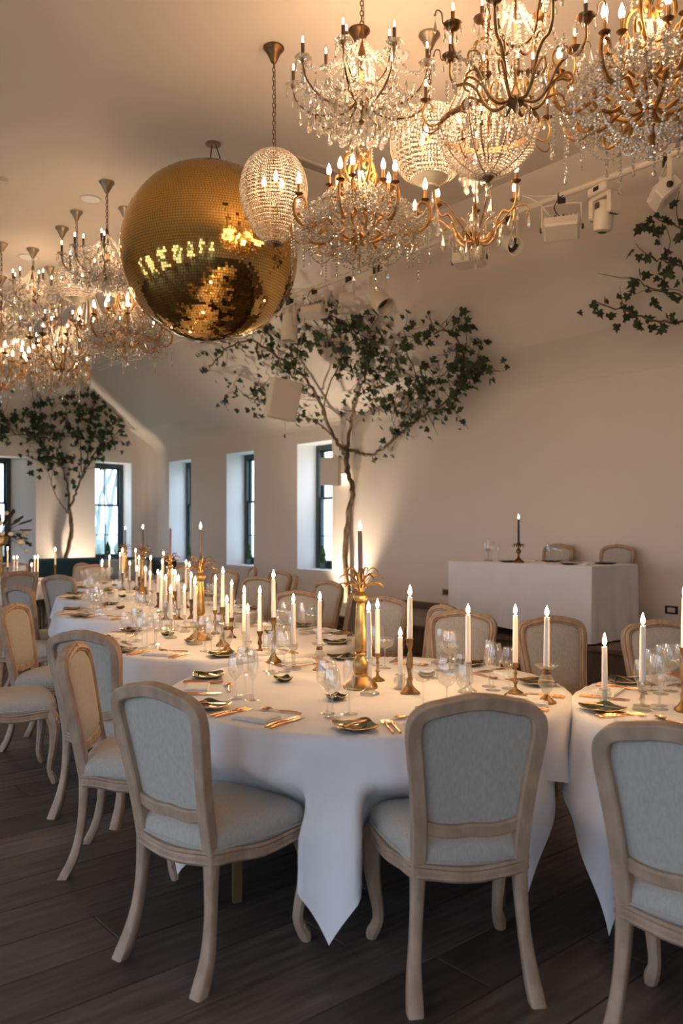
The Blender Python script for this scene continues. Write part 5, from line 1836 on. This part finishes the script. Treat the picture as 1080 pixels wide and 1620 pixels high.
chandelier('S', 121, 8.83, 4.25, 'bead globe lantern left of the mirror ball, second one back', .3, scale=.88)
chandelier('L', 198, 8.74, 3.78, 'gilt scroll chandelier tucked under the mirror ball at its left', .9)
chandelier('X', 98, 9.3, 3.69, 'bronze arm chandelier with a tall rod in the far left cluster', .4)
chandelier('L', 80, 10.7, 3.76, 'gilt scroll chandelier hanging lowest in the far left cluster, over the ivy', .1)
chandelier('K', 52, 10.0, 4.50, 'crystal chandelier high in the far left cluster', .2)
chandelier('S', 28, 11.5, 4.14, 'bead globe lantern at the left edge of the far cluster', .8, scale=.95)
chandelier('K', 2, 11.1, 4.46, 'crystal chandelier cut by the left edge', .5)
chandelier('V', 140, 10.3, 4.05, 'basket chandelier half hidden in the far left cluster', .5)
chandelier('W', 2, 9.8, 3.62, 'small gilt chandelier cut by the left edge, low in the cluster', .7)
# ------------------------------------------------------------------ mirror ball
def mirror_ball():
    d = 7.28
    c = Vector(((332 - CX) / F * d, d, CAMZ + (HY - 402) / F * d))
    R_ = .795
    root = bpy.data.objects.new('mirror_ball', None); COL.objects.link(root); root.location = c
    tag(root, 'huge gold mirror ball of tiny square mirrors hanging from the ceiling', 'mirror ball')
    link('ball_core', MB().ball((0, 0, 0), R_ - .004, 64, 40).mesh('ball_core', 'ball_core'), root)
    mb = MB()
    t = .0235
    rows = int(pi * R_ / t)
    r = random.Random(5)
    for i in range(rows):
        la = -pi / 2 + pi * (i + .5) / rows
        m = max(int(2 * pi * R_ * cos(la) / t), 3)
        off = r.uniform(0, 1)
        for k in range(m):
            lo = 2 * pi * (k + off) / m
            n = Vector((cos(la) * cos(lo), cos(la) * sin(lo), sin(la)))
            e = Vector((-sin(lo), cos(lo), 0)); u = n.cross(e)
            jit = .011 if r.random() < .9 else .03
            n2 = (n + e * r.gauss(0, jit) + u * r.gauss(0, jit)).normalized()
            e2 = (e - n2 * e.dot(n2)).normalized(); u2 = n2.cross(e2)
            p = n * R_
            h = t * .455
            vs = [p - e2 * h - u2 * h, p + e2 * h - u2 * h, p + e2 * h + u2 * h, p - e2 * h + u2 * h]
            mb.add(vs, [(0, 1, 2, 3)])
    o = link('mirror_tiles', mb.mesh('mirror_tiles', 'mirror_gold', False), root)
    o['kind'] = 'stuff'
    zt = ZC - c.z
    cb = MB().tube([(0, 0, R_ - .01), (0, 0, R_ + .05)], .018, 10)
    link('hanger_boss', cb.mesh('hanger_boss', 'bronze'), root)
    link('hanging_cable', MB().tube([(0, 0, R_ + .04), (.02, 0, zt)], .006, 6).mesh('hanging_cable', 'bronze'), root)
    link('safety_cable', MB().tube([(.13, .0, R_ - .02), (.10, 0, R_ + .05), (.05, 0, zt)], .005, 6).mesh('safety_cable', 'black_plastic'), root)
    link('ceiling_plate', MB().lathe([(.07, 0), (.07, -.010), (.0, -.012)], 20, Matrix.Translation((.03, 0, zt))).mesh('ceiling_plate', 'rose_metal'), root)
mirror_ball()

# ------------------------------------------------------------------ lighting bar and stage lights
XP, ZP = 6.2, 4.53
bar = P('lighting_bar')
bar.part('pipe', MB().tube([tuple(W(XP, y, ZP)) for y in (-2, 2, 6, 10, 14.5)], .030, 12).mesh('pipe', 'white_metal'))
for y in (0, 3.1, 6.2, 9.3, 12.4):
    bar.part('ceiling_hanger', MB().tube([tuple(W(XP, y, ZP)), tuple(W(XP + .02, y, ZC))], .008, 6).mesh('ceiling_hanger', 'white_metal'))
bar.put((0, 0, 0), label='long white lighting pipe under the slope of the ceiling', cat='pipe')
def barY(px_):
    return Yat(px_, XP)
def basis(x, y, ang_x=0, yaw=0, drop=0.0):
    """frame hanging under the pipe at an image column"""
    Y = barY(x)
    return Matrix.Translation(W(XP, Y, ZP - .03 - drop)) @ Matrix.Rotation(TH + yaw, 4, 'Z')
def clamp_mesh():
    return MB().bevbox(-.02, .02, -.035, .035, -.05, .05, .006).mesh('clamp', 'black_plastic', False)
def flood(px_, label, tilt=.5, yaw=0.0, s_=1.0, cables=True):
    p = P('flood_light')
    p.part('clamp', clamp_mesh(), Matrix.Translation((0, 0, .0)))
    yk = MB().tube([(0, -.17, -.26), (0, -.17, -.06), (0, .0, -.045), (0, .17, -.06), (0, .17, -.26)], .011, 5)
    yk.box(-.018, .018, -.178, -.166, -.28, -.06).box(-.018, .018, .166, .178, -.28, -.06)
    p.part('yoke', yk.mesh('yoke', 'white_metal'))
    H = Matrix.Translation((0, 0, -.27)) @ Matrix.Rotation(tilt, 4, 'Y')
    hb = MB().bevbox(-.10, .10, -.155, .155, -.055, .055, .012)
    for i in range(9):
        hb.bevbox(-.095, .095, -.14 + i * .035 - .004, -.14 + i * .035 + .004, .05, .078, .002)
    fins = p.part('housing', hb.mesh('housing', 'white_metal', False), H, subs=[('lens_panel', MB().bevbox(-.085, .085, -.14, .14, -.060, -.052, .003).mesh('lens_panel', 'white_metal', False), None)])
    for s2 in (-1, 1):
        p.part('knob', MB().lathe([(.026, 0), (.026, .012), (.012, .018)], 10, Matrix.Translation((0, s2 * .176, -.27)) @ Matrix.Rotation(s2 * -pi / 2, 4, 'X')).mesh('knob', 'black_plastic'))
    if cables:
        p.part('cable', MB().tube([tuple(q) for q in crom([(.02, .06, -.20), (-.10, .20, -.05), (-.06, .34, .05), (.0, .22, .05), (0, .02, .03)], 6)], .006, 5).mesh('cable', 'cable_white'))
        p.part('cable', MB().tube([tuple(q) for q in crom([(.0, .0, -.19), (-.06, .06, -.10), (-.05, .0, .0), (0, -.06, .04)], 6)], .005, 5).mesh('cable', 'black_plastic'))
        for y in (.05, -.02):
            p.part('plug', MB().bevbox(-.02, .02, y - .02, y + .02, -.215, -.15, .004).mesh('plug', 'black_plastic', False))
    M = basis(px_, 0, yaw=yaw) @ Matrix.Scale(s_, 4)
    p.put(None, M=M, label=label, cat='stage light', group='stage lights on the white pipe')
def moving_head(px_, label):
    p = P('moving_head_light')
    p.part('clamp', clamp_mesh())
    p.part('base', MB().bevbox(-.14, .14, -.17, .17, -.16, -.045, .02).mesh('base', 'white_metal', False),
           subs=[('display', MB().bevbox(-.142, -.136, -.05, .05, -.13, -.075, .002).mesh('display', 'black_plastic', False), None)])
    yk = MB()
    for s2 in (-1, 1):
        yk.bevbox(-.10, .10, s2 * .165 - .035, s2 * .165 + .035, -.46, -.17, .025)
    yk.bevbox(-.09, .09, -.19, .19, -.21, -.155, .02)
    p.part('yoke', yk.mesh('yoke', 'white_metal', False))
    hd = MB().lathe([(.06, -.26), (.105, -.245), (.125, -.20), (.128, -.08), (.118, .02), (.10, .10), (.085, .135), (.03, .14)], 16, Matrix.Translation((0, 0, -.38)) @ Matrix.Rotation(.12, 4, 'X'))
    vent = MB()
    for i in range(4):
        for j in range(4):
            vent.box(-.133, -.124, -.05 + i * .022, -.036 + i * .022, -.36 + j * .02, -.348 + j * .02)
    p.part('head', hd.mesh('head', 'white_metal', angle=35), subs=[('vent_slots', vent.mesh('vent_slots', 'slot_dark', False), None),
                                                          ('lens', MB().lathe([(.058, -.262), (.05, -.268), (.001, -.27)], 16, Matrix.Translation((0, 0, -.38)) @ Matrix.Rotation(.12, 4, 'X')).mesh('lens', 'black_plastic'), None)])
    p.put(None, M=basis(px_, 0, yaw=-.25) @ Matrix.Scale(.66, 4), label=label, cat='stage light', group='stage lights on the white pipe')
def par(px_, label, tilt, yaw, s_=1.0, depth=.20):
    p = P('spotlight')
    p.part('clamp', clamp_mesh())
    p.part('yoke', MB().box(-.015, .015, -.085, -.078, -.24, -.05).box(-.015, .015, .078, .085, -.24, -.05).box(-.015, .015, -.085, .085, -.055, -.045).mesh('yoke', 'white_metal', False))
    H = Matrix.Translation((0, 0, -.22)) @ Matrix.Rotation(yaw, 4, 'Z') @ Matrix.Rotation(tilt, 4, 'Y')
    p.part('can', MB().lathe([(.03, .10), (.055, .09), (.07, .02), (.074, -depth + .1), (.066, -depth + .1), (.06, -.04)], 18).mesh('can', 'white_metal', angle=40), H,
           subs=[('lens', MB().lathe([(.06, -.04), (.03, -.05), (.001, -.052)], 16).mesh('lens', 'slot_dark'), None)])
    p.put(None, M=basis(px_, 0) @ Matrix.Scale(s_, 4), label=label, cat='stage light', group='stage lights on the white pipe')
flood(888, 'white flood light with looping cables hung on the pipe, left of the moving head', .55, .55)
moving_head(955, 'white moving head light with a boxy yoke on the pipe')
flood(1052, 'white tilted flood light on the pipe at the right edge', -.7, -.9, 1.0, False)
flood(742, 'white flood light behind the pear drop chandelier', .2, .35, 1.0)
par(806, 'white spotlight right of the pear drop chandelier', 1.1, 1.2, 1.15)
par(551, 'round white spotlight facing us under the gilt scroll chandelier', -1.5, -.7, 1.15, .16)
par(597, 'white spotlight tilted to the right under the gilt scroll chandelier', .8, 1.6, 1.6, .22)
flood(497, 'white flood light in the ivy next to the mirror ball', .2, .35, 1.0)
par(458, 'white cylinder spotlight hanging down beside the mirror ball', .05, 0, 1.5, .24)
# loudspeakers
def speaker(name, px_, py_, d, w_, h_, dp, yaw, label, pitch=.0, wires=True):
    p = P(name)
    rings = []
    for (y, s_) in ((-dp / 2, 1.0), (dp / 2, .78)):
        rings.append([(-w_ / 2 * s_, y, -h_ / 2), (w_ / 2 * s_, y, -h_ / 2), (w_ / 2 * s_, y, h_ / 2), (-w_ / 2 * s_, y, h_ / 2)])
    p.part('cabinet', MB().loft(rings).mesh('cabinet', 'speaker_white', False))
    p.part('grille', MB().bevbox(-w_ / 2 * .97, w_ / 2 * .97, -dp / 2 - .014, -dp / 2 - .001, -h_ / 2 * .975, h_ / 2 * .975, .006).mesh('grille', 'speaker_white', False))
    p.part('badge', MB().bevbox(-w_ / 2 * .88, -w_ / 2 * .80, -dp / 2 - .016, -dp / 2 - .013, -h_ / 2 * .9, -h_ / 2 * .78, .001).mesh('badge', 'reveal_paint', False))
    M = Matrix.Translation(atd(px_, py_, d)) @ Matrix.Rotation(yaw, 4, 'Z') @ Matrix.Rotation(pitch, 4, 'X') @ Matrix.Rotation(.14 if wires else .05, 4, 'Y')
    if wires:
        for s_ in (-1, 1):
            p.part('suspension_wire', MB().tube([(s_ * w_ * .3, 0, h_ / 2 - .01), (s_ * w_ * .3, .0, h_ / 2 + .9)], .0025, 4).mesh('suspension_wire', 'cable_white'))
    else:
        p.part('wall_bracket', MB().bevbox(-.02, .02, dp / 2 - .02, dp / 2 + .30, -.03, .03, .005).mesh('wall_bracket', 'white_metal', False))
    return p.put(None, M=M, label=label, cat='speaker')
speaker('hanging_speaker', 445, 632, 10.6, .40, .52, .30, radians(24), 'white loudspeaker hung on wires in front of the ivy', radians(9))
speaker('wall_speaker', 525, 746, 12.3, .30, .42, .22, radians(-18), 'small white loudspeaker at the window nearest the ivy trunk', radians(6), False)
c = on_wall(546, 738)
sc = P('wall_sconce')
sc.part('box', MB().bevbox(-.10, 0, -.06, .06, -.13, .13, .008).mesh('box', 'plaster', False))
sc.part('lens', MB().bevbox(-.085, -.015, -.045, .045, -.136, -.129, .002).mesh('lens', 'uplight_lens', False))
so = sc.put(None, M=Matrix.Translation(c) @ RM, label='small up and down wall light beside the ivy trunk', cat='wall light')
l = lamp('sconce_light', so, (-.05, 0, -.18), 1.2, .03, (1, .75, .5))

# ------------------------------------------------------------------ ivy trained up the walls
def leaf_mesh(s_, seed, material='ivy'):
    r = random.Random(seed)
    pts = [(0, 0), (.30, -.12), (.52, .10), (.30, .28), (.42, .58), (.16, .60), (0, 1.0), (-.16, .60), (-.42, .58), (-.30, .28), (-.52, .10), (-.30, -.12)]
    vs = [(x * s_, y * s_, s_ * (-.18 * abs(x) + .10 * sin(y * 3 + seed))) for x, y in pts] + [(0, .3 * s_, .06 * s_)]
    fs = [(12, i, (i + 1) % 12) for i in range(12)]
    m_ = len(vs)
    vs += [(x, y, z - .0025) for x, y, z in vs]
    fs += [tuple(i + m_ for i in reversed(f)) for f in fs]
    return MB().add(vs, fs).mesh('ivy_leaf', material)
LEAVES = [leaf_mesh(.125, 1), leaf_mesh(.10, 2), leaf_mesh(.145, 3), leaf_mesh(.085, 4), leaf_mesh(.085, 5, 'ivy_young'), leaf_mesh(.07, 6, 'ivy_young')]
def ivy(name, label, trunk, branches, proj, outw, seed, n_leaf, scale=1.0, keep=280, trunk_r=.045, young=.15, spread=1.0, tw=.8):
    """trunk and branches are image polylines laid on the wall surface by proj; outw is the direction off the wall"""
    r = random.Random(seed)
    root = bpy.data.objects.new(name, None); COL.objects.link(root)
    def off(p, d): return p + outw * d
    base = off(proj(*trunk[0]), .16)
    root.location = (base.x, base.y, 0)
    tag(root, label, 'ivy tree', 'ivy trees on the walls')
    O = Vector(root.location)
    tp = [off(proj(*q), .16) - O for q in trunk]
    tp = crom(tp, 5)
    tp = [p + Vector((r.uniform(-.012, .012), r.uniform(-.012, .012), 0)) for p in tp]
    link('trunk', MB().tube(tp, [rr * r.uniform(.88, 1.1) for rr in interp([trunk_r, trunk_r * .85, trunk_r * .7], len(tp))], 8).mesh('trunk', 'bark'), root)
    spots = []
    twigs = MB()
    for bi, (pts, r0, lo) in enumerate(branches):
        P3 = [off(proj(*q), .14 + .05 * sin(i * 1.7 + bi)) - O for i, q in enumerate(pts)]
        P3 = crom(P3, 6)
        P3 = [p + Vector((r.uniform(-.02, .02), r.uniform(-.02, .02), r.uniform(-.02, .02))) * (1 if i else 0) for i, p in enumerate(P3)]
        link('branch', MB().tube(P3, interp([r0, r0 * .6, r0 * .3], len(P3)), 6).mesh('branch', 'bark'), root)
        n = len(P3)
        for i in range(n):
            t = i / (n - 1)
            if t < lo: 
                if r.random() < .25: spots.append((P3[i], .10, 1))
                continue
            spots.append((P3[i], .26 * spread * (.5 + t), 0)); spots.append((P3[i], .20 * spread * (.5 + t), 0))
            if r.random() < tw:
                up = Vector((0, 0, 1))
                side = outw.cross(up).normalized()
                q = [P3[i]]
                dd = (side * r.uniform(-1, 1) + up * r.uniform(-.5, 1)).normalized()
                for k in range(4):
                    dd = (dd + side * r.uniform(-.5, .5) + up * r.uniform(-.4, .4) + outw * r.uniform(-.12, .15)).normalized()
                    q.append(q[-1] + dd * r.uniform(.07, .14))
                    if k > 1: spots.append((q[-1], .13, 0))
                twigs.tube(q, [.006, .005, .004, .003, .002], 4)
    link('twigs', twigs.mesh('twigs', 'twig'), root)['kind'] = 'stuff'
    rest = MB()
    placed = 0
    up = Vector((0, 0, 1))
    side = outw.cross(up).normalized()
    inds = []
    for k in range(n_leaf):
        p, sp, yg = r.choice(spots)
        p = p + side * r.gauss(0, sp * .45) + up * r.gauss(0, sp * .45) + outw * r.uniform(-.06, .16)
        nrm = (outw + side * r.gauss(0, .5) + up * r.gauss(.1, .5)).normalized()
        tip = (side * r.gauss(0, 1) - up * r.uniform(-.4, 1.2))
        tip = (tip - nrm * tip.dot(nrm)).normalized()
        x = tip.cross(nrm)
        s_ = scale * r.uniform(.75, 1.15)
        M = Matrix((( x.x, tip.x, nrm.x, p.x), (x.y, tip.y, nrm.y, p.y), (x.z, tip.z, nrm.z, p.z), (0, 0, 0, 1))) @ Matrix.Scale(s_, 4)
        me = LEAVES[r.choice((4, 5))] if (yg or r.random() < young) else LEAVES[r.choice((0, 1, 2, 3, 0, 2))]
        inds.append((me, M))
    for k, (me, M) in enumerate(inds):
        if k < keep:
            link('ivy_leaf', me, root, M)
        else:
            rest.add([v.co for v in me.vertices], [tuple(q.vertices) for q in me.polygons], M)
    if rest.v:
        o = link('small_foliage', rest.mesh('small_foliage', 'ivy'), root); o['kind'] = 'stuff'
    return root
OUT_R = Vector((-CC, -SC, 0))
OUT_S = Vector((-CC * .7, -SC * .7, -.7)).normalized()
OUT_E = Vector((SC, -CC, 0))
def up_to(z0, proj):
    return proj
ivy('ivy_tree', 'ivy tree with a bare trunk spreading over the long wall beside the mirror ball',
    [(556, 985), (558, 945), (556, 900), (555, 850), (560, 800), (566, 765), (558, 735), (557, 706)],
    [([(557, 706), (538, 680), (520, 645), (495, 602), (470, 570), (438, 545), (400, 532), (365, 545), (342, 570)], .034, .38),
     ([(538, 680), (505, 655), (470, 645), (440, 630), (405, 618), (378, 600)], .014, .30),
     ([(520, 645), (528, 600), (545, 560), (530, 522), (527, 492)], .014, .40),
     ([(557, 706), (560, 662), (576, 612), (590, 572), (576, 530), (548, 502), (522, 482)], .028, .40),
     ([(557, 706), (575, 709), (598, 706), (625, 690), (660, 660), (692, 640), (728, 610), (742, 570), (722, 522), (695, 515)], .030, .30),
     ([(640, 672), (655, 625), (668, 585), (650, 545), (645, 512)], .013, .25),
     ([(692, 640), (722, 632), (740, 600), (752, 575), (776, 572)], .012, .10),
     ([(668, 600), (700, 590), (735, 560), (745, 535)], .010, .10),
     ([(576, 612), (605, 605), (625, 585), (622, 560)], .010, .30),
     ([(590, 572), (600, 545), (592, 520), (598, 505)], .010, .10),
     ([(495, 602), (470, 610), (450, 600), (430, 580)], .010, .2),
     ([(470, 570), (480, 545), (470, 520), (455, 510)], .010, .2),
     ([(545, 640), (590, 640), (620, 625), (640, 615)], .008, .3)],
    lambda x, y: on_wall(x, y), OUT_S, 11, 1050, .88, 285, .054)
ivy('ivy_tree', 'ivy tree with forked trunk on the end wall left of the window',
    [(101, 905), (100, 885), (107, 850), (108, 826), (105, 805)],
    [([(105, 805), (112, 785), (126, 755), (148, 716), (165, 682), (184, 662)], .028, .45),
     ([(126, 755), (136, 705), (140, 662), (150, 622), (154, 596)], .018, .25),
     ([(105, 805), (105, 775), (96, 742), (86, 715), (100, 668), (98, 632)], .024, .40),
     ([(96, 742), (72, 722), (50, 692), (22, 690), (0, 692)], .018, .2),
     ([(104, 812), (90, 792), (78, 772), (72, 748), (60, 720)], .014, .6),
     ([(72, 722), (60, 682), (50, 650), (56, 625)], .014, .2),
     ([(126, 755), (122, 712), (120, 676), (122, 640)], .014, .3),
     ([(148, 716), (168, 700), (176, 690)], .010, .2),
     ([(86, 715), (76, 690), (80, 650)], .010, .2),
     ([(22, 690), (8, 670), (2, 655)], .010, .2)],
    lambda x, y: on_end(x, y), OUT_E, 23, 430, 1.05, 260, .055)
ivy('ivy_tree', 'ivy branches reaching in from the right edge below the lighting pipe',
    [(1300, 1020), (1296, 900), (1288, 800), (1275, 700)],
    [([(1275, 700), (1220, 610), (1150, 540), (1095, 505), (1045, 492), (1000, 476), (950, 468)], .022, .40),
     ([(1275, 700), (1230, 580), (1160, 500), (1090, 458), (1045, 442), (1012, 432)], .02, .45),
     ([(1275, 700), (1250, 560), (1190, 460), (1100, 410), (1060, 398), (1026, 396)], .02, .5),
     ([(1250, 560), (1220, 440), (1150, 360), (1085, 342), (1042, 335)], .016, .5)],
    lambda x, y: on_wall(x, y), OUT_S, 31, 105, .80, 105, young=.03, spread=.42, tw=.12)
# uplights at the feet of the trees
def uplight(p, label, aim, watts):
    t = P('floor_uplight')
    t.part('housing', MB().lathe([(.085, 0), (.09, .01), (.09, .05), (.075, .06)], 20).mesh('housing', 'white_metal', angle=50))
    t.part('lens', MB().lathe([(.072, .058), (.04, .061), (.001, .062)], 20).mesh('lens', 'uplight_lens'))
    o = t.put(p, label=label, cat='uplight', group='uplights under the ivy')
    l = bpy.data.lights.new('uplight_beam', 'SPOT')
    l.energy = watts; l.spot_size = radians(95); l.spot_blend = .8; l.shadow_soft_size = .07; l.color = (1.0, .80, .58)
    q = bpy.data.objects.new('uplight_beam', l); COL.objects.link(q); q.parent = o
    q.location = (0, 0, .075)
    q.rotation_euler = Vector(aim).to_track_quat('-Z', 'Y').to_euler()
b0 = on_wall(556, 960)
pw = W(XR - .40, YS1 + .16, 0.002)
uplight(pw, 'floor uplight at the foot of the ivy beside the stage', (.766 * .16, .643 * .16, 1), 210)
pe = on_end(112, 880)
uplight(Vector((pe.x, pe.y, 0)) + OUT_E * .42 + Vector((0, 0, .002)), 'floor uplight at the foot of the ivy on the end wall', (-OUT_E.x * .18, -OUT_E.y * .18, 1), 240)

# ------------------------------------------------------------------ sill plants and the flower arrangement
def topiary(p, label, s_=1.0):
    t = P('potted_plant')
    t.part('pot', MB().lathe([(.035, 0), (.05, .09), (.052, .10), (.045, .098), (.04, .08), (.001, .08)], 14).mesh('pot', 'pot_grey', angle=50))
    r = random.Random(hash(label) % 99)
    mb = MB()
    for i in range(90):
        z = .10 + .24 * r.random()
        a = r.uniform(0, 2 * pi)
        rad = .055 * (1 - ((z - .10) / .26) ** 1.5) * r.uniform(.6, 1)
        mb.ball((rad * cos(a), rad * sin(a), z), .016, 5, 4, (1, 1, 1.5))
    t.part('foliage', mb.mesh('foliage', 'topiary'), kind='stuff')
    t.put(p, 0, s_, label=label, cat='plant', group='potted plants on the window sills')
for (a, b), lab in zip(WIN_R, ('small potted conifer on the sill of the window nearest the stage', 'small potted conifer on the sill of the middle window', 'small potted conifer on the sill of the narrow far window')):
    topiary(W(XR + .40 - .06, a + (b - a) * .70, ZS + .001), lab, 1.15)
topiary(W(7.62, Y1 + .30, ZS + .001), 'small potted conifer on the sill of the end window', 1.2)
# flower arrangement at the left edge
d = 12.9
fp = Vector(((2 - CX) / F * d, d, 0))
st = P('flower_stand')
st.part('post', MB().lathe([(.17, 0), (.17, .02), (.03, .04), (.022, .1), (.022, 1.25), (.09, 1.28), (.11, 1.40), (.09, 1.41)], 20).mesh('post', 'antique_gold', angle=50))
st.put(fp, label='tall gold flower stand at the left edge, before the window', cat='stand')
fa = P('flower_arrangement')
r = random.Random(6)
mbs = MB(); mbf = MB(); mbl = MB()
for i in range(46):
    dirv = Vector((r.gauss(0, 1), r.gauss(0, 1), r.gauss(.35, .8))).normalized()
    ln = r.uniform(.22, .5)
    q = [Vector((0, 0, 1.38)), Vector((0, 0, 1.44)) + dirv * ln * .5, Vector((0, 0, 1.44)) + dirv * ln - Vector((0, 0, .06))]
    mbs.tube(q, .004, 4)
    if i % 3 == 0:
        mbf.ball(tuple(q[2]), r.uniform(.04, .07), 8, 6, (1, 1, .8))
    else:
        for k in range(4):
            pp = q[1].lerp(q[2], .3 + .25 * k)
            s_ = .10
            x = dirv.orthogonal().normalized(); n = dirv.cross(x)
            mbl.add([tuple(pp), tuple(pp + dirv * s_ * .5 + x * s_ * .25), tuple(pp + dirv * s_), tuple(pp + dirv * s_ * .5 - x * s_ * .25), tuple(pp + dirv * s_ * .5 + n * .012)], [(0, 1, 4), (1, 2, 4), (2, 3, 4), (3, 0, 4)])
fa.part('stems', mbs.mesh('stems', 'twig'), kind='stuff')
fa.part('blooms', mbf.mesh('blooms', 'flower_cream'), kind='stuff')
fa.part('leaves', mbl.mesh('leaves', 'ivy'), kind='stuff')
fa.put(fp, label='spray of cream flowers and dark leaves at the left edge', cat='flowers')
